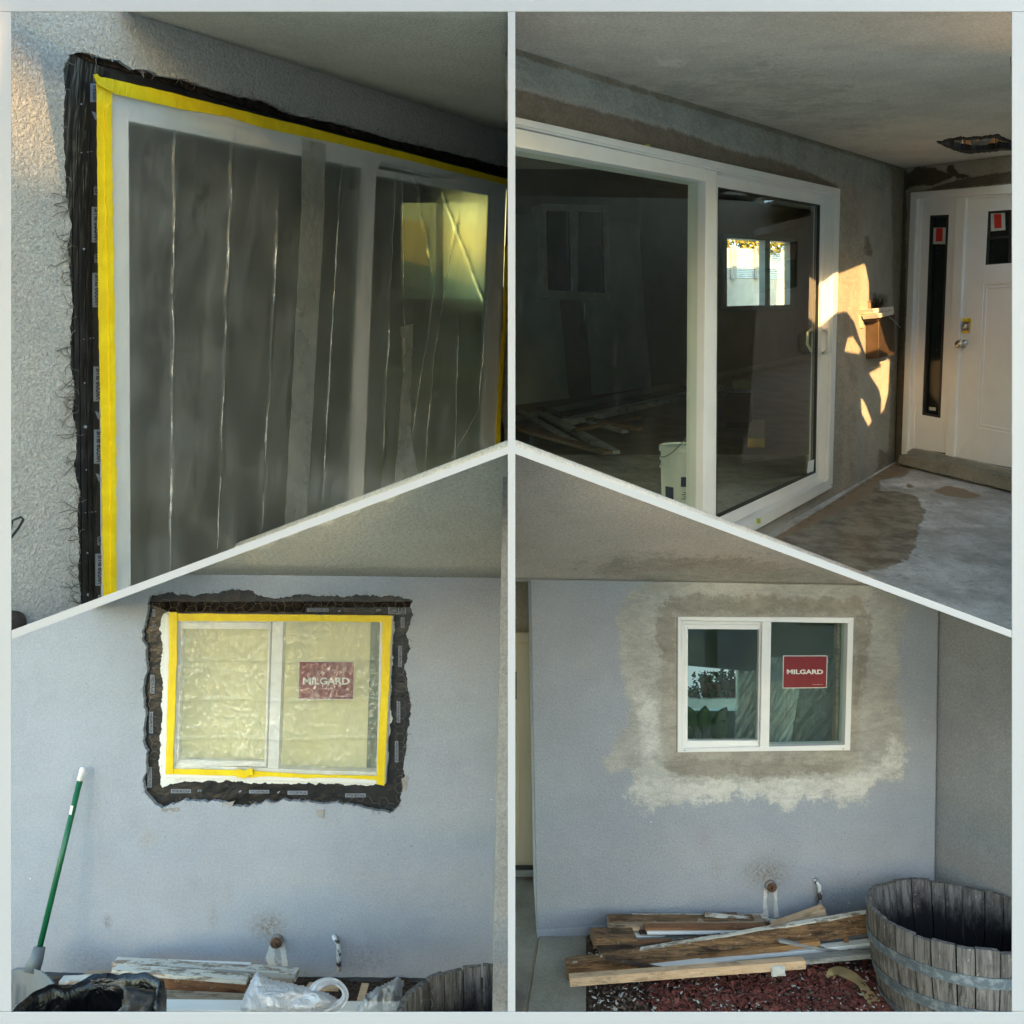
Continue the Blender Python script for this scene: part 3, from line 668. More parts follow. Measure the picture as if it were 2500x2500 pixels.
b = B(); hp = [WA.hit(x, y, o_) for x, y, o_ in ((2012, 805, -.02), (2016, 806, .03), (2020, 815, .05), (2020, 850, .05), (2015, 861, .03), (2010, 862, -.02))]
tube(b, hp, .011, 10); obj('handle', b, WHITE, sl, smooth=True)
b = B(); hp = [WA.hit(x, y, o_) for x, y, o_ in ((1996, 800, -.06), (1985, 800, -.10), (1972, 812, -.13), (1971, 840, -.13), (1982, 858, -.10), (1994, 860, -.06))]
tube(b, hp, .010, 10); obj('handle', b, GREENW, sl, smooth=True)
b = B(); prism(b, [(1800, 1292), (2009, 1176), (2033, 1186), (2030, 1192), (1835, 1300), (1500, 1500), (1450, 1480)], WA, .045, .0); obj('sill', b, WHITE, sl, bevel=.003)
b = B(); prism(b, [(1974, 1126), (1988, 1122), (1986, 1150), (1972, 1155)], WA, -.040, -.044)
tag(obj('paper_label', b, simple('white_paper', (.75, .75, .72), .8)), 'blank white paper label at the lower corner of the door glass', 'label')
GT = simple('green_tape', (.42, .46, .05), .6)
b = B(); prism(b, rect(1576, 353, 1587, 367), WA, .027, .022); tag(obj('green_tape', b, GT), 'tiny green tape scrap on the head of the sliding door', 'tape')
b = B(); prism(b, rect(1850, 1266, 1857, 1278), WA, .052, .045); tag(obj('green_tape', b, GT), 'tiny green tape scrap on the sill of the sliding door', 'tape')
# mailbox and things around it
MB = simple('brown_mailbox_metal', (.075, .045, .025), .45, .2, 6, metal=.2)
mbx = thing('mailbox', WA.hit(2146, 875), 'brown metal mailbox on the stucco beside the front door', 'mailbox')
b = B(); prism(b, [(2146, 779), (2184, 771), (2185, 865), (2146, 875)], WA, .095, .002); obj('body', b, MB, mbx, bevel=.004)
b = B(); prism(b, [(2143, 777), (2186, 768), (2186, 774), (2143, 783)], WA, .105, .002); obj('lid', b, MB, mbx, bevel=.002)
b = B(); TRIM = wood('primed_trim', (.55, .40, .24), (.62, .5, .36), paint=(.72, .66, .58), pk=(.35, .5))
prism(b, [(2143, 766), (2183, 757), (2181, 768), (2147, 776)], WA, .13, .02); tag(obj('trim_offcut', b, TRIM, bevel=.002), 'pale moulding offcut resting on top of the brown mailbox', 'wood offcut')
b = B(); prism(b, [(2130, 754), (2180, 748), (2183, 756), (2135, 765)], WA, .10, .0); tag(obj('trim_offcut', b, TRIM, bevel=.002), 'thin upper moulding piece lying behind the mailbox top', 'wood offcut')
jb = tag(obj('junction_box', ring(B(), rect(2126, 733, 2157, 762), rect(2130, 739, 2153, 758), WA, .022, -.01), simple('galvanised_box', (.25, .2, .15), .5, metal=.5)), 'open electrical box with torn wires above the mailbox', 'junction box')
b = B(); prism(b, rect(2130, 739, 2153, 758), WA, -.0, -.012+.006); obj('box_inside', b, simple('dark_hole_black', (.02, .015, .01), .9), jb)  # flat black plate stands in for the shaded hole of the open box
b = B(); rnd = random.Random(4)
for i in range(16):
    x = rnd.uniform(2128, 2156); tube(b, [WA.hit(x, rnd.uniform(736, 752), .02), WA.hit(x+rnd.uniform(-5, 5), rnd.uniform(726, 745), .03), WA.hit(x+rnd.uniform(-9, 9), rnd.uniform(724, 748), .03)], .0022, 5)
obj('wires', b, simple('dark_wires', (.05, .04, .03), .6), jb)
b = B(); tube(b, [WA.hit(2170, 774, .11), WA.hit(2182, 782, .12), WA.hit(2198, 800, .1)], .0015, 5); tag(obj('loose_wire', b, LETTER), 'thin pale wire curling off the mailbox toward the door', 'wire')
b = B(); prism(b, [(2100, 768), (2107, 770), (2109, 802), (2102, 800)], WA, .008, 0); tag(obj('wall_bracket', b, simple('cream_plate', (.5, .44, .33), .6)), 'small cream plate screwed to the wall left of the mailbox', 'bracket')
# ceiling hole and can light
HB = CE2.off(-.16)
b = B(); prism(b, rect(2270, 318, 2490, 390), CE2, -.16, -.17); tag(obj('attic_board', b, BURL), 'dark backing seen in the broken ceiling hole', 'board')
b = B(); LATH = wood('broken_lath', (.55, .24, .07), (.8, .42, .16))
rnd = random.Random(6)
for i in range(9):
    x = 2300+i*19; y = 352-i*1.5
    prism(b, rag([(x, y-16+rnd.uniform(-3, 3)), (x+12, y-17), (x+13, y+13+rnd.uniform(-4, 4)), (x+2, y+15)], 6, 3, i), CE2, -.03-.01*(i % 3), -.045-.01*(i % 3))
tag(obj('broken_lath', b, LATH), 'splintered orange wood showing in the broken ceiling hole', 'lath')
b = B(); lathe(b, [(.001, .03), (.022, .03), (.034, .0), (.046, .02), (.048, .02), (.048, .12)], CE2.hit(2397, 353, .0), -CE2.n, 28)
tag(obj('recessed_light', b, simple('can_metal', (.30, .32, .33), .35, metal=.7), smooth=True), 'unlit metal can light hanging in the broken ceiling hole', 'light')
b = B(); co = rag(chole, 4, 4, 2); ci = [(2385+(x-2385)*.90, 352+(y-352)*.72) for x, y in co]; ou = [(2385+(x-2385)*1.02, 352+(y-352)*1.08) for x, y in co]
holed(b, ou, [ci], CE2, .006, -.03)
tag(obj('ragged_edge', b, simple('black_crumbly_edge', (.02, .016, .012), .9)), 'crumbly black rim around the broken ceiling hole', 'plaster edge')
# front door
fd = thing('front_door', WB.hit(2330, 1118), 'white front door with dark narrow sidelight and stickers on its glass', 'door')
JO = [(2223, 470), (2522, 445), (2522, 1200), (2200, 1109)]; JI = [(2239, 486), (2522, 468), (2522, 1160), (2214, 1105)]
b = B(); prism(b, [(2223, 470), (2522, 445), (2522, 468), (2239, 486)], WB, .02, -.06); prism(b, [(2223, 470), (2239, 486), (2214, 1108), (2200, 1110)], WB, .02, -.06); obj('door_frame', b, WHITE2, fd, bevel=.004)
b = B(); prism(b, [(2239, 486), (2250, 490), (2229, 1104), (2214, 1108)], WB, -.01, -.06); prism(b, [(2239, 486), (2522, 468), (2522, 475), (2250, 493)], WB, -.01, -.06); obj('stop', b, WHITE2, fd, bevel=.002)
slp = [(2250, 492), (2334, 486), (2308, 1106), (2229, 1094)]
sg = d1([(988, 565), (1197, 557)]) + d2([(1260, 1170), (1095, 1140)])
b = B(); ring(b, slp, sg, WB, -.02, -.07); obj('sidelight_panel', b, WHITE2, fd, bevel=.0015)
b = B(); ring(b, sg, [(sg[0][0]+6, sg[0][1]+5), (sg[1][0]-6, sg[1][1]+5), (sg[2][0]-6, sg[2][1]-5), (sg[3][0]+6, sg[3][1]-5)], WB, -.026, -.06); obj('lite_frame', b, DARK, fd)
b = B(); prism(b, sg, WB, -.05, -.055); obj('pane', b, G_D, fd)
b = B(); prism(b, [(2333, 484), (2358, 481), (2328, 1124), (2307, 1122)], WB, .0, -.07); obj('mullion_post', b, WHITE2, fd, bevel=.004)
b = B(); lx = [(2412, 516), (2466, 510), (2466, 642), (2405, 647)]
prism(b, [(2358, 484), (2522, 474), (2522, 508), (2412, 516)], WB, -.025, -.07); prism(b, [(2358, 484), (2412, 516), (2405, 647), (2401, 694), (2385, 1043), (2332, 1117)], WB, -.025, -.07)
prism(b, [(2405, 647), (2522, 638), (2522, 688), (2401, 694)], WB, -.025, -.07); prism(b, [(2332, 1117), (2386, 1043), (2458, 1056), (2522, 1068), (2522, 1152)], WB, -.025, -.07)
prism(b, [(2401, 694), (2522, 688), (2522, 1068), (2458, 1056), (2386, 1043)], WB, -.033, -.07)
ring(b, [(2406, 700), (2500, 696), (2497, 1058), (2391, 1038)], [(2409, 704), (2498, 700), (2494, 1054), (2394, 1035)], WB, -.028, -.04)
obj('door_slab', b, WHITE2, fd, bevel=.002)
b = B(); prism(b, [(2412, 516), (2522, 508), (2522, 640), (2405, 647)], WB, -.05, -.055); obj('pane', b, G_D, fd)
b = B(); prism(b, [(2408, 578), (2522, 571), (2522, 578), (2408, 585)], WB, -.03, -.06); prism(b, [(2465, 512), (2471, 511), (2467, 644), (2461, 645)], WB, -.031, -.06); ring(b, [(2412, 516), (2522, 508), (2522, 640), (2405, 647)], [(2415, 519), (2519, 511), (2519, 637), (2408, 644)], WB, -.029, -.06); obj('muntins', b, DARK, fd)
b = B(); c = WB.hit(2353, 840, -.025); lathe(b, [(.030, 0), (.030, .006), (.012, .010), (.012, .03), (.026, .04), (.030, .055), (.024, .068), (.001, .070)], c, WB.n, 24); obj('knob', b, CHROME, fd, smooth=True)
b = B(); c = WB.hit(2357, 796, -.018); prism(b, rect(2347, 785, 2367, 809), WB, -.018, -.025); db = obj('deadbolt', b, CHROME, fd, bevel=.003)
b = B(); lathe(b, [(.022, 0), (.020, .012), (.016, .022), (.001, .024)], WB.hit(2357, 797, -.018), WB.n, 24); obj('cylinder', b, CHROME, db, smooth=True)
b = B(); prism(b, rag([(2345, 778), (2370, 777), (2369, 813), (2343, 814)], 8, 2, 2), WB, -.0225, -.0248); obj('tape_patch', b, TAPE, fd)
PAPER = simple('sticker_paper', (.55, .56, .52), .7)
for q4, r4_ in ((d1([(1025, 700), (1170, 700), (1160, 880), (1015, 880)]), d1([(1058, 705), (1130, 705), (1125, 850), (1052, 850)])), (d1([(1655, 545), (1810, 535), (1815, 725), (1658, 740)]), d1([(1692, 552), (1772, 548), (1775, 703), (1697, 706)]))):
    b = B(); prism(b, q4, WB, -.046, -.049); s_ = obj('sticker', b, PAPER, fd); b = B(); prism(b, r4_, WB, -.044, -.0458); obj('red_patch', b, REDS, s_)
b = B(); prism(b, d2([(1160, 1070), (1218, 1075), (1217, 1105), (1160, 1098)]), WB, -.046, -.049); obj('glass_label', b, PAPER, fd)
ALU = simple('worn_aluminium', (.42, .42, .40), .45, .15, 10, metal=.5)
b = B(); prism(b, [(2214, 1103), (2229, 1094), (2522, 1158), (2522, 1168), (2217, 1113)], WB, .02, -.10); obj('threshold', b, ALU, fd, bevel=.002)
b = B(); prism(b, [(2229, 1092), (2305, 1106), (2305, 1110), (2229, 1096)], WB, -.022, -.06); prism(b, [(2330, 1116), (2522, 1152), (2522, 1157), (2330, 1121)], WB, -.022, -.06); obj('sweep', b, DARK, fd)
IRSX = simple('hall_dark', (.10, .10, .08), .9, .2, 5)
STEP = stucco('step_concrete', (.30, .28, .24), texture=.6, scale=40, mottle=.2)
b = B(); prism(b, [(2215, 460), (2560, 430), (2560, 1230), (2195, 1150)], WB, -.45, -.5); tag(obj('hall_wall', b, IRSX), 'dark hall wall behind the glass of the front door', 'wall')
b = B(); prism(b, rag([(2196, 1110), (2217, 1113), (2522, 1172), (2600, 1186), (2600, 1240), (2522, 1212), (2205, 1136), (2190, 1130)], 20, 1.5, 3), WB, .07, -.10); tag(obj('door_step', b, STEP, bevel=.006), 'rough low concrete step under the white front door', 'step')
# room behind the sliding door
FARP = Plane(CAM+ray(1751, 888)*12.0, WA.n)
IFL = FL2.off(-.03)
winTR = [(1772, 578), (1932, 588), (1932, 746), (1772, 750)]
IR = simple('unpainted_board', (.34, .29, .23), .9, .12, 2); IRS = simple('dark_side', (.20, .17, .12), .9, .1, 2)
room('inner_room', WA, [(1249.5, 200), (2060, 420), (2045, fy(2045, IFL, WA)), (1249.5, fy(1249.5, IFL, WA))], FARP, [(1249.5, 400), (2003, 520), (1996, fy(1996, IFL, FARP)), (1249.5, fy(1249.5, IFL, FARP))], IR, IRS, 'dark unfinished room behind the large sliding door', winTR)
b = B(); v = [b.verts.new(p) for p in (FARP.hit(1249.5, fy(1249.5, IFL, FARP)-14, .02), FARP.hit(1996, fy(1996, IFL, FARP)-14, .02), FARP.hit(1996, fy(1996, IFL, FARP), .02), FARP.hit(1249.5, fy(1249.5, IFL, FARP), .02))]; b.faces.new(v)
tag(obj('baseboard', b, simple('white_baseboard', (.5, .48, .42), .5)), 'pale baseboard along the far wall of the dark room', 'baseboard')
b = B(); ring(b, [(1764, 570), (1940, 582), (1940, 754), (1764, 758)], [(1775, 581), (1929, 591), (1929, 744), (1775, 748)], FARP, .05, -.05); prism(b, [(1868, 586), (1880, 587), (1880, 746), (1868, 746)], FARP, .05, -.05); prism(b, [(1760, 748), (1860, 745), (1860, 750), (1760, 754)], FARP, .12, 0)
tag(obj('window_frame', b, simple('grey_sash', (.35, .37, .38), .5)), 'far bright window seen through the right door pane', 'window')
OUT = FARP.off(-1.6)
b = B()
for i in range(16):
    y = 604+i*4.6; prism(b, [(1700, y), (2000, y+8), (2000, y+8+2.6), (1700, y+2.6)], OUT, .03, 0); prism(b, [(1700, y+2.6), (2000, y+10.6), (2000, y+12.6), (1700, y+4.6)], OUT, .0, -.03)
cf = tag(obj('corrugated_fence', b, simple('pale_blue_metal', (.62, .72, .80), .5)), 'pale corrugated metal fence outside the far window', 'fence')
FPG = simple('fence_post_grey', (.35, .38, .38), .7)
for x in (1790, 1848, 1868, 1922): obj('post', prism(B(), rect(x, 600, x+9, 680), OUT, .09, .04), FPG, cf)
b = B(); prism(b, [(1700, 678), (2000, 684), (2000, 900), (1700, 900)], OUT, .02, -.1); tag(obj('block_wall', b, simple('grey_block', (.50, .50, .47), .9, .1, 3)), 'plain grey block wall below the corrugated fence', 'wall')
LEAF = simple('sunlit_leaves', (.30, .26, .04), .7, .5, 12)
def leafy(name, c, rx, rz, n, s, m_, label, seed=0, trunk=None):
    rnd = random.Random(seed); b = B()
    for _ in range(n):
        while True:
            v = Vector((rnd.uniform(-1, 1), rnd.uniform(-1, 1), rnd.uniform(-1, 1)))
            if v.length < 1 and noise.noise(v*2.4+Vector((seed, 0, 0))) > -.12: break
        p = c+Vector((v.x*rx, v.y*rx*.6, v.z*rz)); a = Vector([rnd.gauss(0, 1) for _ in range(3)]).normalized()*s; q_ = a.cross(Vector([rnd.gauss(0, 1) for _ in range(3)])).normalized()*s*.5
        b.faces.new([b.verts.new(p-a), b.verts.new(p+q_), b.verts.new(p+a), b.verts.new(p-q_)])
    t = thing(name, (c.x, c.y, 0), label, 'tree'); obj('crown', b, m_, t, recalc=False)
    b = B(); tube(b, [(c.x, c.y, 0), (c.x+.05, c.y, c.z*.5), (c.x-.03, c.y, c.z)], .10, 8, r2=.05); obj('trunk', b, simple('bark', (.08, .06, .045), .9), t); return t
leafy('garden_tree', CAM+ray(1815, 585)*16.5, 1.0, .42, 2600, .05, LEAF, 'yellow green leafy tree above the corrugated fence', 2)
# things in the dark room
b = B(); ring(b, [(1325, 497), (1486, 501), (1492, 737), (1330, 722)], [(1333, 512), (1480, 516), (1483, 715), (1338, 708)], FARP, .16, 0); prism(b, [(1396, 508), (1412, 509), (1412, 722), (1400, 720)], FARP, .15, 0)  # frame on the far wall stands in for a window reflected in the pane
wf = tag(obj('window_frame', b, simple('grey_inner_frame', (.80, .82, .82), .5)), 'dim two part window set inside to stand for a reflection in the door glass', 'window')
b = B(); prism(b, [(1333, 512), (1480, 516), (1483, 715), (1338, 708)], FARP, .12, .10); obj('pane', b, simple('black_pane', (.006, .006, .006), .1), wf)
DW = simple('dusty_drywall', (.62, .66, .66), .9, .12, 2)
pa = FARP.off(.05)
b = B(); prism(b, [(1418, 533), (1545, 540), (1558, 552), (1590, 945), (1450, 965)], pa, 0, -.03); tag(obj('drywall_sheet', b, DW), 'tall grey board leaning in the dark room, nearer the bucket', 'board')
pa2 = FARP.off(.07)
b = B(); prism(b, [(1252, 522), (1346, 526), (1390, 972), (1250, 990)], pa2, 0, -.03); tag(obj('drywall_sheet', b, DW), 'tall grey board leaning at the left end of the dark room', 'board')
b = B(); c = IFL.hit(1262, 1000); lathe(b, [(.20, 0), (.24, .62), (.27, .62), (.27, .66), (.001, .68)], c, (0, -.2, 1), 20); tag(obj('bin', b, simple('navy_plastic', (.012, .016, .05), .5)), 'dark blue bin at the left edge of the dark room', 'bin')
WH = wood('whitewashed_board', (.60, .64, .67), (.78, .80, .84)); BRN = wood('brown_board', (.28, .20, .14), (.46, .34, .24))
rows = [((1262, 985), (1500, 1125), .10, WH, 'long pale board crossing the debris in the dark room'), ((1256, 1063), (1484, 1132), .10, BRN, 'front brown plank of the debris in the dark room'), ((1268, 1028), (1420, 1102), .05, WH, 'narrow white strip on the debris in the dark room'),
        ((1356, 1017), (1526, 1072), .07, WH, 'white board end at the right of the dark debris'), ((1290, 1010), (1560, 1070), .08, BRN, 'brown plank behind the white board in the dark debris'), ((1400, 1080), (1560, 1030), .05, BRN, 'thin crossed stick in the dark debris')]
for i, (p, q_, w_, m_, lb) in enumerate(rows):
    b = B(); u = IFL.n; beam(b, IFL.hit(*p)+u*(.05+.03*(i % 3)), IFL.hit(*q_)+u*(.05+.02*((i+1) % 3)), w_, .03, u); tag(obj('debris_board', b, m_, bevel=.002), lb, 'board', 'boards in the dark room')
for i, (p, q_, w_, lb) in enumerate([((1262, 1005), (1770, 905), .30, 'wide pale plank stack running across the dark room floor'), ((1380, 1050), (1760, 965), .12, 'lower pale plank running to the crate in the dark room')]):
    b = B(); u = IFL.n; beam(b, IFL.hit(*p)+u*.08, IFL.hit(*q_)+u*.10, w_, .12-.06*i, u); tag(obj('plank_stack', b, WH, bevel=.003), lb, 'plank', 'boards in the dark room')
# bucket
BK = M('bucket_plastic'); BK.set((.93, .94, .86), .42, 0, .5); BK = BK.m
bc = atY(1668, 1086, 4.7); ax = Vector((-.01, -.20, 1)).normalized(); hb = .43
bt = thing('bucket', bc-ax*hb, 'lidded pale plastic bucket behind the left door pane', 'bucket')
Lc = bc-ax*hb
b = B(); lathe(b, [(.105, 0), (.122, .27), (.122, .30), (.130, .30), (.130, .315), (.123, .315), (.123, .345), (.131, .345), (.131, .36), (.124, .36), (.126, .40), (.126, .41)], Lc, ax, 40); obj('body', b, BK, bt, smooth=False)
b = B(); lathe(b, [(.128, .395), (.136, .398), (.136, .425), (.131, .432), (.122, .432), (.120, .422), (.04, .422), (.038, .43), (.001, .43)], Lc, ax, 40); obj('lid', b, BK, bt)
s_, u_, a_ = axes(ax)
def cyl_patch(bm, c, r, h0, h1, t0, t1, n=14):
    R = []
    for i in range(n+1):
        t = t0+(t1-t0)*i/n; d = s_*math.cos(t)+u_*math.sin(t); R.append((bm.verts.new(c+d*(r+(h0-.27)*.06)+a_*h0), bm.verts.new(c+d*(r+(h1-.27)*.06)+a_*h1)))
    for i in range(n): bm.faces.new((R[i][0], R[i+1][0], R[i+1][1], R[i][1]))
toc = (CAM-Lc); tc = math.atan2(toc.dot(u_), toc.dot(s_))
b = B(); cyl_patch(b, Lc, .1235, .205, .262, tc-1.0, tc+.05); cyl_patch(b, Lc, .1235, .05, .20, tc+.40, tc+.9); obj('label_band', b, simple('navy_label', (.02, .03, .09), .5), bt)
b = B()
for i in range(4): cyl_patch(b, Lc, .1235, .17-i*.012, .174-i*.012, tc-1.0, tc-.1+.1*(i % 2))
for i in range(8): cyl_patch(b, Lc, .1235, .09-i*.009, .093-i*.009, tc-1.0, tc-.05)
obj('small_print', b, INK, bt)
b = B(); tube(b, [Lc+a_*.37+(s_*math.cos(tc+t)+u_*math.sin(tc+t))*.15+a_*(-.14*math.cos((t-.9)*1.4)+.14) for t in [-.2+i*.16 for i in range(8)]], .003, 6); obj('wire_handle', b, simple('steel_wire', (.3, .3, .3), .4, metal=.8), bt)
# crate, foam roll, yellow block
cp = Plane(CAM+ray(1805, 1029)*8.0, Vector((-.1, -.95, .15))); CR = simple('dark_crate_plastic', (.03, .03, .032), .5)
ct = thing('crate', cp.hit(1805, 1028), 'dark slatted milk crate on the floor of the dark room', 'crate')
b = B(); ring(b, rect(1777, 959, 1836, 1030), rect(1783, 968, 1830, 1022), cp, 0, -.03)
for i in range(7): prism(b, [(1783+i*7, 968), (1785+i*7, 968), (1795+i*6, 1022), (1792+i*6, 1022)], cp, -.004, -.02); prism(b, [(1826-i*7, 968), (1829-i*7, 968), (1818-i*6, 1022), (1815-i*6, 1022)], cp, -.008, -.02)
obj('front_side', b, CR, ct); b = B()
for s0, s1 in ((1777, 1783), (1830, 1836)): prism(b, rect(s0, 959, s1, 1030), cp, -.03, -.26)
prism(b, rect(1777, 1022, 1836, 1030), cp, -.03, -.26); prism(b, rect(1777, 959, 1836, 1030), cp, -.26, -.28); obj('basket', b, CR, ct)
b = B(); tube(b, [cp.hit(1790+i*11, 940-2*math.sin(i), -.1) for i in range(5)], .045, 12); tag(obj('foam_roll', b, simple('foam', (.55, .55, .42), .9), smooth=True), 'pale rolled foam lying on the dark crate', 'foam roll')
yp = Plane(CAM+ray(1845, 1092)*6.6, Vector((0, -1, .1)))
b = B(); hull_box(b, [yp.hit(1825, 1092), yp.hit(1867, 1092), IFL.hit(1865, 1046), IFL.hit(1829, 1046), yp.hit(1826, 1070), yp.hit(1867, 1070), IFL.hit(1865, 1046)+IFL.n*.09, IFL.hit(1829, 1046)+IFL.n*.09])
tag(obj('yellow_block', b, simple('yellow_wood', (.50, .36, .02), .6, .15, 12), bevel=.003), 'short yellow wooden block on the dark room floor', 'block')

# ================================================================ BOTTOM LEFT: taped window
setq('BL')
W3 = Plane((0, 3.82, 0), (0, -1, 0)); k3 = lambda pts: S(0, 1350, k, pts); k3b = lambda pts: S(0, 1850, k, pts); k6 = lambda pts: S(600, 2250, .3364, pts); k8 = lambda pts: S(20, 2250, .3209, pts)
ragb = rag(k3([(575, 165), (640, 155), (720, 165), (820, 160), (850, 148), (880, 140), (960, 152), (1020, 178), (1130, 165), (1250, 172), (1340, 165), (1480, 165), (1545, 185), (1545, 240), (1530, 300), (1540, 360), (1518, 440), (1535, 520), (1540, 600), (1530, 700), (1515, 790), (1515, 880), (1495, 960), (1470, 975), (1410, 965), (1340, 945), (1200, 938), (1100, 932), (1000, 934), (930, 948), (880, 945), (830, 930), (700, 930), (650, 945), (620, 960), (590, 940), (555, 900), (545, 860), (560, 790), (550, 700), (555, 600), (550, 500), (565, 420), (545, 330), (555, 260), (560, 200)]), 3.5, 5.5, 2)
ragb = [(676+(x-676)*1.016, 1708+(y-1708)*1.016) for x, y in ragb]
cl3 = W3.hit(640, 2268); cl3b = W3.hit(650, 2285)
SBL = stucco('painted_stucco', (.355, .38, .43), texture=.8, dist=.0035, scale=110, mottle=.05, gk=.4, spots=[
    (tuple(W3.hit(655, 2262)), .13, (.22, .15, .07), 1.0, (1, 1, 1.2)), (tuple(W3.hit(360, 2050)), .07, (.34, .28, .2), .8, (1, 1, 1)), (tuple(W3.hit(478, 2160)), .07, (.28, .30, .33), .7, (1.3, 1, 1)),
    (tuple(W3.hit(520, 2240)), .06, (.28, .25, .22), .7, (1.4, 1, .8)), (tuple(W3.hit(560, 2180)), .07, (.30, .27, .25), .6, (1.6, 1, .7)), (tuple(W3.hit(900, 2340)), .20, (.16, .16, .17), .55, (1, 1, 1.6)), (tuple(W3.hit(262, 2250)), .05, (.12, .11, .1), .8, (1.6, 1, 1)),
    (tuple(W3.hit(210, 2345)), .16, (.17, .17, .18), .5, (1, 1, 1.4)), (tuple(W3.hit(677, 2345)), .13, (.75, .77, .78), 1.2, (2.2, 1, 1)), (tuple(W3.hit(674, 2318)), .07, (.45, .40, .30), 1.0, (1.2, 1, .7))])
b = B(); holed(b, [(-120, 1300), (1270, 1300), (1270, 2460), (-120, 2460)], [ragb], W3, 0, -.03)
tag(obj('stucco_wall', b, SBL), 'grey blue stucco wall with a ragged cut around the taped window', 'wall')
b = B(); x0 = W3.hit(1234, 1411); x1 = W3.hit(1198, 2400)
hull_box(b, [x1+Vector((0, .05, -.1)), x1+Vector((.02, -.9, -.1)), x1+Vector((.3, -.9, -.1)), x1+Vector((.3, .05, -.1)), x0+Vector((0, .05, .2)), x0+Vector((-.0, -.9, .5)), x0+Vector((.3, -.9, .5)), x0+Vector((.3, .05, .2))])
tag(obj('side_wall', b, stucco('side_stucco', (.36, .35, .34), texture=.4, scale=50)), 'narrow painted side wall to the right of the taped window', 'wall')
CE3 = plane3(W3.hit(0, 1397), W3.hit(1240, 1411), atY(1240, 1100, 2.75), CAM-Vector((0, 0, 3)))
kind(pgrid('ceiling', [(-100, 1080), (1260, 1080), (1260, 1411.5), (-100, 1396)], CE3, 30, stucco('low_ceiling_stucco', (.62, .58, .49), texture=.9, dist=.007, scale=50, mottle=.05), thick=.04), 'structure')
# flashing and window
f3 = W3.off(-.028)
flb = tag(obj('flashing_membrane', prism(B(), [(335, 1440), (1015, 1440), (1010, 2000), (335, 2000)], f3, .003, -.01) if False else ring(B(), [(335, 1435), (1015, 1435), (1010, 2000), (335, 2000)], [(425, 1510), (945, 1510), (935, 1885), (418, 1885)], f3, .003, -.01), FLASHH), 'black wrinkled flashing membrane around the taped window', 'flashing')
b = B(); prism(b, rag(k3([(560, 185), (1550, 185), (1550, 205), (1150, 205), (1150, 222), (640, 222), (600, 205)]), 10, 2, 4), f3, .008, .003); tag(obj('building_paper', b, BURL), 'torn brown building paper above the taped window', 'building paper')
pats = [((645, 892, 720, 906), 1), ((940, 895, 1015, 907), 0), ((1085, 898, 1160, 912), 0), ((1303, 908, 1380, 922), 1), ((1465, 205, 1532, 231), 0), ((1160, 210, 1240, 222), 0)]
for (a0, b0, a1, b1), inv in pats:
    q4 = k3(rect(a0, b0, a1, b1)); pp = obj('printed_patch', prism(B(), q4, f3, .0055, .003), GREYPRINT, flb); i4 = k3(rect(a0+4, b0+2, a1-4, b1-2))
    obj('lettering', text_bm(B(), 'VYCOR PLUS', [i4[2], i4[3], i4[0], i4[1]] if inv else i4, f3, .0072, .02), INK, pp)
for a0, b0, a1, b1 in ((1512, 243, 1527, 282), (1503, 350, 1517, 430), (1497, 560, 1510, 640), (1490, 710, 1503, 790), (557, 808, 572, 885), (567, 460, 583, 530), (575, 212, 586, 240), (563, 600, 577, 680)):
    q4 = k3(rect(a0, b0, a1, b1)); pp = obj('printed_patch', prism(B(), q4, f3, .0055, .003), GREYPRINT, flb); i4 = k3(rect(a0+3, b0+4, a1-3, b1-4))
    obj('lettering', text_bm(B(), 'VYCOR PLUS', [i4[1], i4[2], i4[3], i4[0]], f3, .0072, .02), INK, pp)
b = B()
for x, y in ((745, 893), (1420, 212), (575, 270)): text_bm(b, 'gcp', k3(rect(x, y, x+16, y+9)), f3, .006, .01)
for x, y in ((900, 895), (1045, 898), (1275, 214)): prism(b, k3([(x, y+6), (x+5, y+2), (x+12, y), (x+8, y+8), (x+2, y+9)]), f3, .0055, .003)
obj('lettering', b, GREYPRINT, flb)
MUD = M('white_sealant'); MUD.set(MUD.mix(MUD.ramp(MUD.noise(30, 5, .7), .55, .7), (.74, .74, .70), (.4, .4, .38)), .6); MUD.bump(MUD.noise(40, 4), .6, .006); MUD = MUD.m
_sh = lambda L: [(676+(x-676)*.972, 1706+(y-1706)*.962) for x, y in L]
b = B(); holed(b, rag(_sh(k3([(605, 213), (700, 222), (1100, 226), (1496, 238), (1490, 450), (1484, 640), (1472, 800), (1458, 882), (1380, 890), (1200, 882), (1000, 880), (800, 872), (700, 878), (640, 884), (600, 905), (586, 870), (594, 700), (600, 560), (592, 420), (598, 330), (592, 250)])), 4, 6, 8), [k3([(650, 240), (1460, 247), (1436, 862), (638, 822)])], f3, .016, .002)
tag(obj('sealant_border', b, MUD), 'ragged white sealant smeared around the taped window', 'sealant')
wd = thing('window', W3.hit(660, 1900), 'white sliding window masked with yellow tape and crumpled plastic', 'window')
b = B(); Ow = k3([(622, 228), (1484, 238), (1456, 872), (612, 846)]); Iw = k3([(680, 262), (1434, 260), (1420, 828), (664, 800)])
ring(b, Ow, Iw, W3, .006, -.06); obj('frame', b, WHITE, wd, bevel=.002)
b = B(); ring(b, k3([(676, 262), (1022, 262), (1004, 806), (660, 802)]), k3([(687, 286), (1013, 287), (997, 788), (674, 780)]), W3, .0, -.04); obj('sash', b, WHITE, wd, bevel=.002)
b = B(); prism(b, k3([(1028, 258), (1070, 258), (1050, 826), (1010, 826)]), W3, .003, -.05); obj('mullion', b, WHITE, wd, bevel=.002)
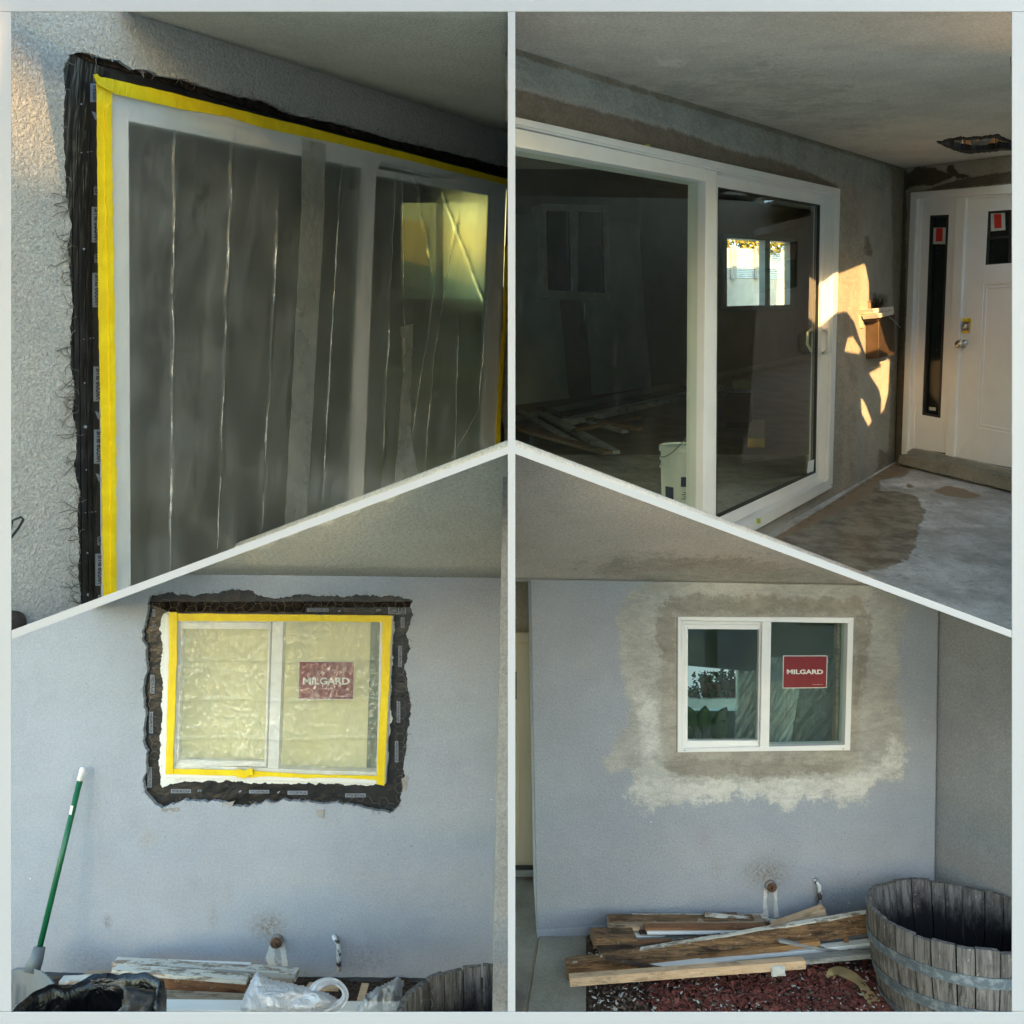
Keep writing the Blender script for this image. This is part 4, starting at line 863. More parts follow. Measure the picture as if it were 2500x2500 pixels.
b = B(); prism(b, k3([(687, 286), (1013, 287), (997, 788), (674, 780)]), W3, -.02, -.024); obj('pane', b, G_BL, wd)
b = B(); prism(b, k3([(1068, 260), (1434, 260), (1420, 828), (1050, 826)]), W3, -.03, -.034); obj('pane', b, G_BL, wd)
sg3 = k3([(1128, 408), (1337, 410), (1333, 554), (1126, 553)]); si = k3([(1130, 411), (1335, 413), (1331, 551), (1128, 550)])
s3 = tag(obj('window_sign', prism(B(), sg3, W3, -.0225, -.026), SIGNEDGE), 'dark red lettered sign on the taped window under crumpled plastic', 'sign')
obj('red_field', prism(B(), si, W3, -.0205, -.022), RED, s3); obj('lettering', text_bm(B(), 'MILGARD', k3(rect(1144, 470, 1319, 497)), W3, -.0195, .03), LETTER, s3)
obj('small_print', text_bm(B(), 'www.milgard.com', k3(rect(1268, 538, 1318, 543)), W3, -.0195, 0), LETTER, s3)
YEL = M('pale_yellow_glow'); YEL.set((.97, .91, .72), .9); _t = YEL.n('ShaderNodeBsdfTranslucent'); YEL.v(_t.inputs[0], (.98, .91, .68)); _m = YEL.n('ShaderNodeMixShader'); _m.inputs[0].default_value = .5; YEL.l(YEL.p.outputs[0], _m.inputs[1]); YEL.l(_t.outputs[0], _m.inputs[2]); YEL.l(_m.outputs[0], YEL.out.inputs[0]); YEL = YEL.m
b = B(); prism(b, [(410, 1500), (945, 1500), (935, 1905), (410, 1905)], W3, -.16, -.165); tag(obj('glow_sheet', b, YEL), 'pale yellow sheet added behind the glass, for warm sky reflected in the plastic', 'stand_in')  # added sheet; its yellow stands in for warm sky mirrored by the film
b = B(); prism(b, k3([(1400, 255), (1440, 255), (1425, 835), (1382, 835)]), W3, -.10, -.11); tag(obj('dark_jamb', b, simple('shaded_jamb', (.16, .19, .15), .8)), 'dark inner jamb at the right side of the taped window', 'jamb')
G3 = 'yellow tape round the window'
tape_strip('yellow tape along the top of the taped window', k3([(637, 228), (1478, 236), (1480, 262), (1200, 258), (668, 257), (637, 250)]), .020, W3, G3, 1, 11)
tape_strip('yellow tape down the left side of the taped window', k3([(637, 223), (668, 223), (667, 400), (660, 600), (652, 815), (655, 835), (625, 835), (628, 700), (637, 400)]), .024, W3, G3, 1, 12)
tape_strip('yellow tape down the right side of the taped window', k3([(1442, 240), (1478, 237), (1470, 450), (1458, 700), (1450, 878), (1420, 872), (1428, 700), (1442, 420)]), .025, W3, G3, 1.2, 13)
tape_strip('left half of the yellow tape under the taped window', k3([(625, 815), (750, 816), (900, 820), (905, 842), (750, 838), (625, 834)]), .021, W3, G3, 1, 14)
tape_strip('right half of the yellow tape under the taped window, sagging', k3([(940, 818), (1010, 826), (1150, 836), (1300, 838), (1425, 842), (1425, 858), (1300, 848), (1150, 850), (1010, 842), (940, 848)]), .022, W3, G3, 1.5, 15)
b = B(); prism(b, rag(k3([(890, 816), (920, 822), (950, 815), (955, 838), (925, 850), (892, 848)]), 8, 2.5, 16), W3, .036, .022); tag(obj('masking_tape', b, TAPE, bevel=.002), 'crumpled yellow tape lump in the middle under the window', 'tape', G3)
FILM3 = film('crumpled_plastic', .20, 0, (.92, .91, .82), .7, .13, .7, 30, (1.7, 1, .55), .45)
def rdg(x, y, z, p=7): return max(0, 1-abs(noise.noise(Vector((x, y, z))))*1.35)**p
def fd3(x, y):
    w_ = noise.noise_vector(Vector((x*.013, y*.013, 2)))*14; X, Y_ = x+w_[0], y+w_[1]
    o = .010+.004*noise.noise(Vector((x*.02, y*.01, 1)))
    o += .0065*rdg(X*.050, Y_*.014, 1)*(.4+.9*max(0, noise.noise(Vector((x*.012, y*.02, 8)))+.3))
    o += .0045*rdg(X*.022+Y_*.030, Y_*.022-X*.022, 4)*max(0, noise.noise(Vector((x*.009, y*.012, 5)))+.35)*1.6
    o += .0025*rdg(X*.11, Y_*.045, 6, 5)
    for yc in (1613, 1709, 1803): o += .006*math.exp(-((y-yc-3*math.sin(x*.02))/3)**2)
    return o
tag(pgrid('plastic_sheet', k3([(650, 250), (1450, 258), (1432, 850), (640, 826)]), W3, 3, FILM3, disp=fd3), 'crumpled clear plastic sheet taped over the window with the red sign', 'plastic sheet')
b = B(); ring_poly = ragb
hexnet(b, k3([(565, 165), (1545, 170), (1545, 222), (565, 222)]), f3, .020, 13.5, .0006, 1, 4)
hexnet(b, k3([(552, 200), (592, 200), (590, 900), (552, 900)]), f3, .020, 12, .0006, 2, 4)
hexnet(b, k3([(1498, 200), (1540, 200), (1525, 950), (1480, 950)]), f3, .020, 12, .0006, 3, 4)
hexnet(b, k3([(950, 908), (1500, 916), (1495, 965), (950, 945)]), f3, .020, 13.5, .0006, 4, 4)
wires(b, ragb, W3, 90, 12, .001, .0008, 21, 1); wires(b, ragb, W3, 60, 14, .003, .0008, 22, -1)
kind(tag(obj('wire_lath', b, WIRE), 'hexagonal chicken wire exposed around the taped window', 'wire lath'), 'stuff')
b = B()
for i, (x, y) in enumerate([(655, 968), (860, 945), (620, 972), (1210, 985), (1525, 870)]):
    w_ = (22, 26, 14, 16, 10)[i]; h_ = (6, 8, 6, 18, 28)[i]
    PC = PC if i else simple('bare_plaster', (.30, .28, .26), .9, .15, 20)
    tag(obj('plaster_chip', prism(B(), rag(k3([(x-w_, y-h_*.6), (x+w_, y-h_), (x+w_*.6, y+h_), (x-w_*.5, y+h_*.7)]), 5, 3, i), W3, .004, 0), PC), ['bare plaster flake under the lower left corner of the ragged opening', 'bare plaster flake under the left middle of the ragged opening', 'small plaster flake left of the lower left corner of the opening', 'tall bare plaster flake under the right middle of the opening', 'upright plaster flake beside the lower right corner of the opening'][i], 'plaster flake', 'plaster flakes round the ragged opening')
# base groove
b = B(); prism(b, rag([(-60, 2379), (600, 2392), (1210, 2398), (1210, 2420), (-60, 2410)], 14, 1.5, 1), W3, .03, -.01); tag(obj('wall_footing', b, simple('dark_footing', (.06, .06, .06), .9, .3, 10)), 'dark gritty footing along the bottom of the blue grey wall', 'footing')
def cleanout(px, py, r, pl, lb, r2):
    t = thing('pipe_cleanout', pl.hit(px, py), lb, 'pipe cap', 'pipe caps low on the walls')
    RU = simple('rusty_iron', (.16, .085, .05), .6, .5, 40, metal=.3)
    R = r/2000*pl.hit(px, py).y
    b = B(); lathe(b, [(R*1.15, 0), (R*1.15, .018), (R*.95, .024)], pl.hit(px, py), pl.n, 24); obj('collar', b, simple('worn_collar', (.22, .2, .19), .6, .4, 30), t)
    b = B(); lathe(b, [(R*.95, .0), (R*.95, .03), (R*.8, .036), (R*.3, .036), (R*.25, .05), (.001, .05)], pl.hit(px, py), pl.n, 24); obj('plug', b, RU, t)
b = B()
for P_ in ([(664, 2300), (672, 2312), (668, 2340), (672, 2358), (655, 2358), (650, 2340), (655, 2312)], [(683, 2310), (692, 2298), (698, 2330), (702, 2358), (688, 2356), (686, 2335)]): prism(b, rag(P_, 3, 4, 3), W3, .0012, 0)
tag(obj('lime_drip', b, MUD), 'white lime drips running down below the rusty pipe cap', 'drip')
cleanout(677, 2295, 14, W3, 'rusty round pipe cap on the wall below the taped window', 0)
def stubpipe(pts, r, pl, lb):
    m = M('chipped_white_pipe'); m.set(m.mix(m.ramp(m.noise(26, 4, .6), .52, .6), (.70, .72, .72), (.08, .06, .05)), .6)
    b = B(); tube(b, [pl.hit(x, y, o_) for x, y, o_ in pts], r, 10); tag(obj('stub_pipe', b, m.m, smooth=True), lb, 'pipe', 'short bent pipes low on the walls')
stubpipe([(815, 2285, 0), (818, 2292, .02), (826, 2303, .03), (827, 2320, .03), (827, 2371, .03)], .011, W3, 'chipped white bent pipe on the wall left of the barrel rim')
# scoop with the long green handle
sh = thing('scoop_shovel', atY(75, 2450, 3.5), 'grey plastic scoop with a long green handle leaning on the wall', 'shovel')
hp0, hp1 = atY(93, 2330, 3.62), atY(203, 1873, 3.78); hd = (hp1-hp0)
b = B(); tube(b, [hp0, hp0+hd*.925], .0125, 14); obj('handle', b, simple('green_enamel', (.006, .12, .05), .35, .1), sh, smooth=True)
b = B(); tube(b, [hp0+hd*.925, hp0+hd*.985, hp0+hd], .0145, 14, r2=.012); obj('grip', b, WHITE, sh, smooth=True)
b = B(); prism(b, [(172, 1966), (179, 1968), (174, 1990), (168, 1988)], Plane(atY(170, 1980, 3.72), (0, -1, 0)), 0, -.002); obj('sticker', b, LETTER, sh)
GP = simple('grey_scoop_plastic', (.12, .14, .15), .45, .1, 8)
b = B(); tube(b, [atY(97, 2312, 3.61), atY(88, 2345, 3.59), atY(76, 2374, 3.57)], .024, 14, r2=.034); obj('socket', b, GP, sh, smooth=True)
b = B(); pl = Plane(atY(60, 2400, 3.53), (0, -1, .25)); V = {}
for j in range(15):
    for i in range(21):
        u, v = i/20, j/14; wdt = min(1, .25+1.6*v**.6); x = 62+(u-.5)*150*wdt-10*v; y = 2362+v*130; V[i, j] = b.verts.new(pl.hit(x, y, .05*(2*u-1)**2*min(1, v*3)-.02+.006*math.cos(u*50)*(v > .3)))
for j in range(14):
    for i in range(20): b.faces.new((V[i, j], V[i+1, j], V[i+1, j+1], V[i, j+1]))
o = obj('scoop', b, GP, sh, smooth=True); o.modifiers.new('t', 'SOLIDIFY').thickness = .006
# boards along the wall
PEEL = wood('peeling_white_wood', (.20, .15, .11), (.34, .28, .22), paint=(.62, .60, .54), pk=(.42, .52)); RUST = wood('red_brown_wood', (.17, .075, .035), (.27, .13, .065)); PINE = wood('pale_pine', (.50, .33, .20), (.62, .45, .30)); WB_ = wood('white_painted_board', (.60, .58, .55), (.74, .73, .70), paint=(.78, .78, .77), pk=(.3, .45))
TANB = wood('tan_board', (.26, .19, .13), (.38, .30, .22)); ROT = wood('rotten_brown_wood', (.035, .022, .016), (.31, .18, .09)); GREYW = wood('grey_weathered_wood', (.20, .20, .19), (.34, .34, .33)); DKW = wood('dark_wood', (.03, .02, .015), (.09, .055, .035))
def board(a, ya, c, yc, w_, t_, m_, lb, grp, rough=.0, face=True, seg=1):
    """pixel ends with depths; t_ = visible height, w_ = depth"""
    b = B(); beam(b, atY(*a, ya), atY(*c, yc), w_, t_, Vector((0, -.0, 1)), seg, rough); return tag(obj('board', b, m_, bevel=.0015 if not rough else 0), lb, 'board', grp)
G4 = 'scrap boards along the wall below the taped window'
board((281, 2352), 3.66, (726, 2380), 3.62, .05, .035, PEEL, 'splintered peeling board on top, against the wall below the window', G4, .006, seg=40)
board((281, 2346), 3.70, (610, 2358), 3.68, .04, .012, WB_, 'thin white strip lying topmost against the blue wall', G4)
board((281, 2395), 3.50, (606, 2418), 3.46, .045, .105, RUST, 'wide red brown board standing on edge behind the plastic bag', G4, .001, seg=10)
board((281, 2366), 3.49, (606, 2390), 3.45, .05, .018, PEEL, 'peeling pale edge strip on the wide red brown board', G4, .003, seg=20)
board((380, 2437), 3.36, (600, 2447), 3.34, .09, .02, TANB, 'tan board lying under the red brown board', G4)
board((372, 2428), 3.43, (600, 2440), 3.40, .05, .012, PINE, 'thin pale strip between the bag and the black bin', G4)
board((330, 2457), 3.28, (980, 2464), 3.24, .07, .02, WB_, 'long white board along the very front of the scrap', G4)
board((206, 2380), 3.62, (280, 2382), 3.60, .06, .015, TANB, 'small tan offcut at the left end behind the black bin', G4)
board((150, 2392), 3.56, (285, 2388), 3.58, .05, .012, PEEL, 'pale splinter lying on the left end of the scrap', G4, .003, seg=8)
board((610, 2402), 3.50, (712, 2404), 3.48, .06, .02, TANB, 'pale board end showing above the white plastic bag', G4)
board((750, 2408), 3.52, (830, 2410), 3.50, .05, .01, PINE, 'small pale board end seen through the bag handle', G4)
b = B(); beam(b, atY(878, 2452, 3.3), atY(892, 2402, 3.42), .03, .008, Vector((0, -1, .3))); tag(obj('wood_sliver', b, PINE, bevel=.001), 'upright orange wood sliver between bag and barrel', 'wood sliver')
DIRT = M('dark_soil'); DIRT.set(DIRT.mix(DIRT.ramp(DIRT.noise(60, 5, .7), .35, .65), (.035, .025, .02), (.13, .09, .07)), .95, 0, .1); DIRT.bump(DIRT.noise(50, 5, .7), 1, .03); DIRT = DIRT.m
b = B(); nx, ny = 60, 16; V = [[b.verts.new((-2.7+2.75*i/nx, 2.55+1.26*j/ny, .004+.02*noise.noise(Vector((i*.4, j*.4, 0))))) for i in range(nx+1)] for j in range(ny+1)]
for j in range(ny):
    for i in range(nx): b.faces.new((V[j][i], V[j][i+1], V[j+1][i+1], V[j+1][i]))
kind(obj('soil', b, DIRT, smooth=True), 'structure')
# white bag
BAGM = film('white_bag_plastic', .93, 0, (.80, .82, .88), .3, .28, 1.0, 26, (1, 1, 1), .16)
def blob(name, poly, pl, th, amp, m_, sd=0, step=5, fs=.014):
    P = np.array(poly); xs = np.arange(P[:, 0].min(), P[:, 0].max()+step, step); ys = np.arange(P[:, 1].min(), P[:, 1].max()+step, step)
    G = np.array([(x, y) for y in ys for x in xs]); d = sdf(G, P); b = B(); V = {}
    for n_, (x, y) in enumerate(G):
        if d[n_] > -step*.8:
            e = min(1, max(0, d[n_])/28); hgt = th*math.sqrt(max(0, 1-(1-e)**2)); q_ = Vector((x*fs, y*fs, sd))
            hgt += amp*(abs(noise.noise(q_+Vector(noise.noise_vector(q_*.7))*.8))-.2)*(.4+e)
            V[n_] = b.verts.new(pl.hit(x, y, hgt))
    W_ = len(xs)
    for n_ in range(len(G)-W_):
        ids = (n_, n_+1, n_+W_+1, n_+W_)
        if (n_ % W_) < W_-1 and all(i in V for i in ids): b.faces.new([V[i] for i in ids])
    return b
bp = Plane(atY(700, 2460, 3.2), Vector((0, -1, .45)))
tb = thing('plastic_bag', atY(700, 2470, 3.2), 'white plastic carrier bag with a loop handle slumped on the boards', 'bag')
bg_poly = [(626, 2372), (634, 2376), (660, 2392), (715, 2402), (760, 2412), (800, 2424), (828, 2440), (812, 2462), (760, 2480), (600, 2485), (586, 2462), (596, 2430), (612, 2395)]
obj('bag_body', blob('b', rag(bg_poly, 10, 2, 1), bp, .12, .09, BAGM, 3, 3), BAGM, tb, smooth=True)
b = B(); lp = [(762, 2420), (778, 2402), (800, 2393), (822, 2396), (840, 2412), (846, 2432), (834, 2450), (812, 2462), (790, 2462)]
rows_ = []
for i, (x, y) in enumerate(lp):
    d = (lp[min(i+1, len(lp)-1)][0]-lp[max(i-1, 0)][0], lp[min(i+1, len(lp)-1)][1]-lp[max(i-1, 0)][1]); q_ = math.hypot(*d); nx_, ny_ = -d[1]/q_, d[0]/q_
    wd_ = (13, 12, 10, 8, 8, 9, 11, 13, 15)[i]; rows_.append([b.verts.new(bp.hit(x+nx_*wd_*s, y+ny_*wd_*s, .07+.02*math.cos(s*4+i))) for s in (-1, -.5, 0, .5, 1)])
for i in range(len(rows_)-1):
    for j in range(4): b.faces.new((rows_[i][j], rows_[i][j+1], rows_[i+1][j+1], rows_[i+1][j]))
o = obj('bag_handle', b, BAGM, tb, smooth=True); o.modifiers.new('s', 'SUBSURF').render_levels = 2
CLR = film('smoky_plastic', .50, 0, (.40, .42, .46), .5, .3, 1, 22, (1, 1, 1), .3)
bp2 = Plane(atY(930, 2440, 3.15), Vector((0, -1, .35)))
b = blob('c', rag([(888, 2432), (920, 2412), (972, 2386), (984, 2396), (978, 2470), (935, 2480), (870, 2475), (876, 2455)], 10, 2, 4), bp2, .04, .05, CLR, 9, 4)
tag(obj('plastic_scrap', b, CLR, smooth=True), 'smoky clear plastic scrap leaning against the barrel', 'plastic sheet')
# bin with black bag
bin_ = thing('trash_bin', (-1.45, 2.80, 0), 'low bin lined with a shiny black bin bag beside the scoop', 'bin')
bx = (205-1250)/2000*2.80; bcn = Vector((bx, 2.80, 0)); bin_.location = bcn; bin_['wl'] = list(bcn)
b = B(); lathe(b, [(.19, 0), (.235, .40), (.25, .41), (.25, .43), (.24, .43)], bcn, (0, 0, 1), 32, None, False); obj('bin_body', b, simple('grey_bin', (.10, .10, .11), .6), bin_)
BL_ = M('black_bag_plastic'); BL_.set((.004, .004, .005), .26, 0, .5); BL_.bump(BL_.noise(11, 3, .5, (1, 1, .7), 1.5), .7, .02); BL_ = BL_.m
def bj(p, t, r, h):
    q_ = Vector((math.cos(t)*2.6, math.sin(t)*2.6, h*2.2)); a_ = noise.noise(q_*1.3)*.03+abs(noise.noise(Vector((math.cos(t)*4, math.sin(t)*4, h*2))))*.02-.01
    d = Vector((math.cos(t), 0, 0)); dr = Vector((p.x-bcn.x, p.y-bcn.y, 0)); dr = dr.normalized() if dr.length > 1e-4 else dr
    return p+dr*a_*.8+Vector((0, 0, .05*noise.noise(Vector((math.cos(t)*2, math.sin(t)*2, 5)))+a_*.5))
prof = [(.25, .20), (.262, .28), (.268, .36), (.268, .42), (.26, .455), (.245, .462), (.232, .44), (.225, .40), (.22, .33), (.20, .20), (.17, .10), (.12, .05), (.05, .03), (.001, .03)]
b = B(); lathe(b, prof, bcn, (0, 0, 1), 120, bj); obj('bin_bag', b, BL_, bin_, smooth=True)
b = B(); pf = Plane(atY(340, 2450, 2.72), Vector((.25, -1, .5))); bb = blob('f', rag([(300, 2408), (345, 2412), (382, 2422), (378, 2445), (362, 2480), (270, 2490), (300, 2455)], 8, 2, 5), pf, .03, .05, BL_, 2, 4); b.free()
DUST = M('dusty_black_plastic'); DUST.set(DUST.mix(DUST.ramp(DUST.noise(40, 6, .8), .5, .7), (.01, .01, .011), (.09, .085, .08)), .45); DUST = DUST.m
obj('bag_flap', bb, DUST, bin_, smooth=True)
# barrels
def mkwood():
    m = M('weathered_stave'); n1 = m.noise(5, 6, .7, (12, 12, .9), .6); c = m.mix(m.ramp(n1, .3, .7), (.055, .048, .045), (.25, .235, .23))
    c = m.mix(m.ramp(m.noise(9, 5, .7, (1, 1, .6)), .5, .75, 0, .8), c, (.04, .032, .03)); c = m.mix(m.ramp(m.noise(55, 4, .7, (1, 1, .5)), .64, .7, 0, .7), c, (.5, .49, .47)); c = m.mix(m.ramp(m.math('ADD', m.attr('damp_and_shade'), m.math('MULTIPLY', m.math('SUBTRACT', m.noise(12, 6, .75, (1, 1, .5)), .5), 1.4)), .15, .85), c, (.010, .010, .013)); m.set(c, .9, 0, .2); m.bump(n1, .8, .006); return m.m
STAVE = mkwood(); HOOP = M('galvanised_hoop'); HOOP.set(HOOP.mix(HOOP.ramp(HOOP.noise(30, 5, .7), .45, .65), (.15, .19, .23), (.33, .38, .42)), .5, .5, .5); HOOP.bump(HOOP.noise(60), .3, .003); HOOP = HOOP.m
def barrel(c, r, h, ax, lb, n=26, seed=0, soil=.2):
    rnd = random.Random(seed); s, u, a = axes(ax); c = Vector(c); t = thing('half_barrel', c, lb, 'barrel planter', 'half barrel planters')
    ang = [rnd.uniform(.75, 1.3) for _ in range(n)]; tot = sum(ang); a0 = rnd.random()
    R = lambda hh: r*(.86+.14*math.sin(min(1, hh/h)*1.45)/math.sin(1.45))
    for i in range(n):
        da = ang[i]/tot*2*math.pi; top = h+rnd.uniform(-.006, .008); off = rnd.uniform(-.002, .002); b = B(); N = 8; L = []; ly = b.verts.layers.float.new('damp_and_shade')
        for j in range(N+1):
            hh = top*j/N; row = []
            for rr in (R(hh)+off, R(hh)-.024+off):
                for q_ in (0.035, .5, .965):
                    th = a0+da*q_; jt = .004*noise.noise(Vector((th*9, hh*10, seed))) if j == N else 0
                    vv = b.verts.new(c+(s*math.cos(th)+u*math.sin(th))*rr+a*(hh+jt)); vv[ly] = min(1, max(0, (1.0-hh/h)*2.0)) if rr < R(hh)-.01 else 0; row.append(vv)  # inner faces darken downward: shade of the hollow put into the colour
            L.append(row)
        for j in range(N):
            x, y = L[j], L[j+1]
            for (p, q_) in ((0, 1), (1, 2), (2, 5), (5, 4), (4, 3), (3, 0)): b.faces.new((x[p], x[q_], y[q_], y[p]))
        x = L[-1]; b.faces.new((x[0], x[1], x[4], x[3])); b.faces.new((x[1], x[2], x[5], x[4])); x = L[0]; b.faces.new((x[3], x[4], x[1], x[0])); b.faces.new((x[4], x[5], x[2], x[1]))
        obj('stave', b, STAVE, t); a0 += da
    for hh in (.30, .64):
        b = B(); z0, z1 = h*hh, h*hh+.045; lathe(b, [(R(z0)+.004, z0), (R(z0)+.007, z0), (R(z1)+.007, z1), (R(z1)+.004, z1), (R(z0)+.004, z0)], c, ax, 72, None, False); hpo = obj('hoop', b, HOOP, t)
    if 0: lathe(b, [(R(h*.5)-.0275, h*.62), (R(h*.4)-.0275, h*.40), (R(.04)-.0275, .04)], c, ax, 48)
    b = B(); z0 = .02; lathe(b, [(R(z0)+.004, z0), (R(z0)+.007, z0), (R(z0+.03)+.007, z0+.03), (R(z0+.03)+.004, z0+.03), (R(z0)+.004, z0)], c, ax, 72, None, False); obj('hoop', b, HOOP, t)
    b = B(); lathe(b, [(R(0)-.02, .03), (R(0)-.02, soil*h), (.001, soil*h)], c, ax, 32); obj('soil', b, simple('black_soil', (.012, .010, .009), .95, .5, 40), t)
    return t
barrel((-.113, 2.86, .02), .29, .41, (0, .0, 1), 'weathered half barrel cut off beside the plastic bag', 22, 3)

# ================================================================ BOTTOM RIGHT: finished window
setq('BR')
W4 = Plane((0, 4.2, 0), (0, -1, 0)); r3 = lambda pts: S(1250, 1350, k, pts); r5 = lambda pts: S(1640, 1480, .2484, pts); r6 = lambda pts: S(1250, 2150, .2847, pts); r7 = lambda pts: S(1750, 2120, .3778, pts)
patch = r3([(530, 95), (430, 170), (395, 280), (415, 400), (440, 560), (430, 650), (345, 800), (370, 825), (440, 815), (465, 850), (440, 945), (560, 945), (660, 912), (760, 938), (860, 900), (930, 905), (1030, 962), (1120, 912), (1170, 905), (1260, 948), (1330, 905), (1400, 850), (1465, 840), (1490, 700), (1460, 580), (1450, 400), (1490, 220), (1450, 130), (1350, 95)])
dampp = r3([(570, 175), (700, 165), (900, 160), (1340, 172), (1352, 300), (1345, 420), (1310, 560), (1300, 800), (1255, 842), (1000, 835), (760, 845), (640, 842), (570, 800), (552, 500)])
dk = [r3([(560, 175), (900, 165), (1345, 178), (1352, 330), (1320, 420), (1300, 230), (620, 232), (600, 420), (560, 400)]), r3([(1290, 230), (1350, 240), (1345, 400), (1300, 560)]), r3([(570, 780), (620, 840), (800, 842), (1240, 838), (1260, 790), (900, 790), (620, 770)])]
pale = [r3([(440, 945), (465, 850), (600, 850), (780, 850), (1250, 850), (1380, 800), (1450, 700), (1480, 780), (1400, 850), (1330, 905), (1260, 948), (1170, 905), (1030, 962), (930, 905), (760, 938), (560, 945)]), r3([(475, 540), (550, 560), (560, 800), (600, 860), (480, 880)])]
SBR = stucco('repaired_stucco', (.345, .36, .395), [('patch', (.43, .41, .365), .9), ('pale', (.58, .565, .52), 1.1), ('damp_and_shade', (.37, .34, .285), 1.2), ('dark', (.29, .265, .22), 1.3), ('drip', (.72, .70, .66), .9)], texture=.9, dist=.0045, scale=100, mottle=.05, gk=.45, spots=[
    (tuple(W4.hit(1872, 2132)), .15, (.20, .14, .06), 1.0, (.8, 1, 1.2)), (tuple(W4.hit(1718, 2052)), .10, (.30, .26, .31), .7, (1.2, 1, .8)), (tuple(W4.hit(1750, 2120)), .08, (.28, .25, .22), .6, (1.3, 1, .8)),
    (tuple(W4.hit(2050, 2200)), .22, (.14, .14, .15), .6, (1, 1, 1.4)), (tuple(W4.hit(1880, 2205)), .10, (.45, .40, .28), .8, (1.8, 1, .8)), (tuple(W4.hit(1620, 1960)), .08, (.28, .25, .22), .5, (1, 1, 1))])
o = pgrid('stucco_wall', [(1294, 1414), (2293, 1432), (2279, 2320), (1311, 2320)], W4, 4.5, SBR, {
    'patch': ([patch], 30), 'damp_and_shade': ([dampp], 18), 'dark': (dk, 24), 'pale': (pale, 44),
    'drip': ([[(1866, 2165), (1876, 2168), (1872, 2200), (1876, 2240), (1862, 2240)], [(1888, 2168), (1896, 2166), (1902, 2240), (1890, 2240)]], 4)},
    holes=[r5([(100, 140), (1750, 150), (1715, 1385), (98, 1400)])], thick=.03)
tag(o, 'grey stucco wall with a cream repair patch around the new window', 'wall')
# end face of that wall and the recess to its left
b = B(); e0, e1 = W4.hit(1294.5, 1414), W4.hit(1311, 2320); hull_box(b, [e1+Vector((0, .001, 0)), e1+Vector((.1, .001, 0)), e1+Vector((.1, .75, 0)), e1+Vector((0, .75, 0)), e0+Vector((0, .001, 0)), e0+Vector((.1, .001, 0)), e0+Vector((.1, .75, 0)), e0+Vector((0, .75, 0))])
tag(obj('wall_return', b, SBL), 'wall end beside the cream door recess', 'wall')
b = B(); c0, c1 = W4.hit(2292.5, 1432), W4.hit(2279, 2330); dv = Vector((.33, -1, 0))
hull_box(b, [c1+Vector((0, .06, 0)), c1+dv*1.6, c1+dv*1.6+Vector((.3, 0, 0)), c1+Vector((.4, .06, 0)), c0+Vector((0, .06, .3)), c0+dv*1.6+Vector((0, 0, .8)), c0+dv*1.6+Vector((.3, 0, .8)), c0+Vector((.4, .06, .3))])
tag(obj('side_wall', b, stucco('side_wall_stucco', (.30, .30, .31), texture=.7, dist=.004, scale=90, mottle=.07)), 'dark grey stucco side wall behind the half barrel', 'wall')
CE4 = plane3(W4.hit(1294, 1414), W4.hit(2293, 1432), atY(1258, 1105, 2.9), CAM-Vector((0, 0, 3)))
SC4 = stucco('tan_ceiling_stucco', (.62, .54, .47), [('drk', (.45, .38, .31), 1.4), ('ptch', (.54, .49, .41), 1.2)], texture=.9, dist=.005, scale=60, mottle=.06)
kind(pgrid('ceiling', [(1230, 1090), (2480, 1090), (2480, 1436), (1230, 1413)], CE4, 6, SC4, {'drk': ([r3([(250, 60), (480, 10), (900, 20), (1200, 100), (700, 90), (480, 85)])], 40), 'ptch': ([r3([(450, 80), (700, 60), (1200, 70), (1250, 118), (500, 108)])], 14)}, thick=.04), 'structure')
# recess: header, cream door, sill
W5 = Plane((0, 4.85, 0), (0, -1, 0))
b = B(); e = CE4.hit(1230, 1413); prism(b, [(1225, 1380), (1320, 1380), (1320, 1543), (1225, 1543)], W5, .0, -.05)
prism(b, [(1225, 2120), (1320, 2120), (1320, 2170), (1225, 2170)], W5, -.02, -.05)
tag(obj('recess_wall', b, stucco('tan_header', (.36, .30, .22), texture=.4)), 'tan wall strip above the cream door at the left', 'wall')
b = B(); v = [b.verts.new(p) for p in (W4.hit(1225, 1413), W4.hit(1296, 1414), W5.hit(1320, 1420), W5.hit(1225, 1420))]; b.faces.new(v); o = obj('ceiling', b, SC4); kind(o, 'structure')
CRM = simple('cream_door_paint', (.66, .55, .38), .5, .04, 3)
fd2 = thing('entry_door', W5.hit(1270, 2121), 'cream painted door just visible at the left edge behind the wall', 'door')
b = B(); prism(b, rect(1225, 1545, 1330, 1568), W5, .02, -.03); obj('door_frame', b, CRM, fd2, bevel=.003)
b = B(); prism(b, rect(1225, 1568, 1330, 2121), W5, -.02, -.05); ring(b, [(1220, 1800), (1268, 1800), (1268, 2050), (1220, 2050)], [(1225, 1803), (1265, 1803), (1265, 2047), (1225, 2047)], W5, -.016, -.02); obj('door_slab', b, CRM, fd2, bevel=.002)
b = B(); prism(b, rect(1225, 1640, 1261, 1708), W5, -.015, -.02); obj('pane', b, DARK, fd2)
b = B(); prism(b, rect(1225, 2121, 1330, 2129), W5, .03, -.05); obj('sweep', b, DARK, fd2); b = B(); prism(b, rect(1225, 2129, 1330, 2140), W5, .06, -.05); obj('threshold', b, ALU, fd2)
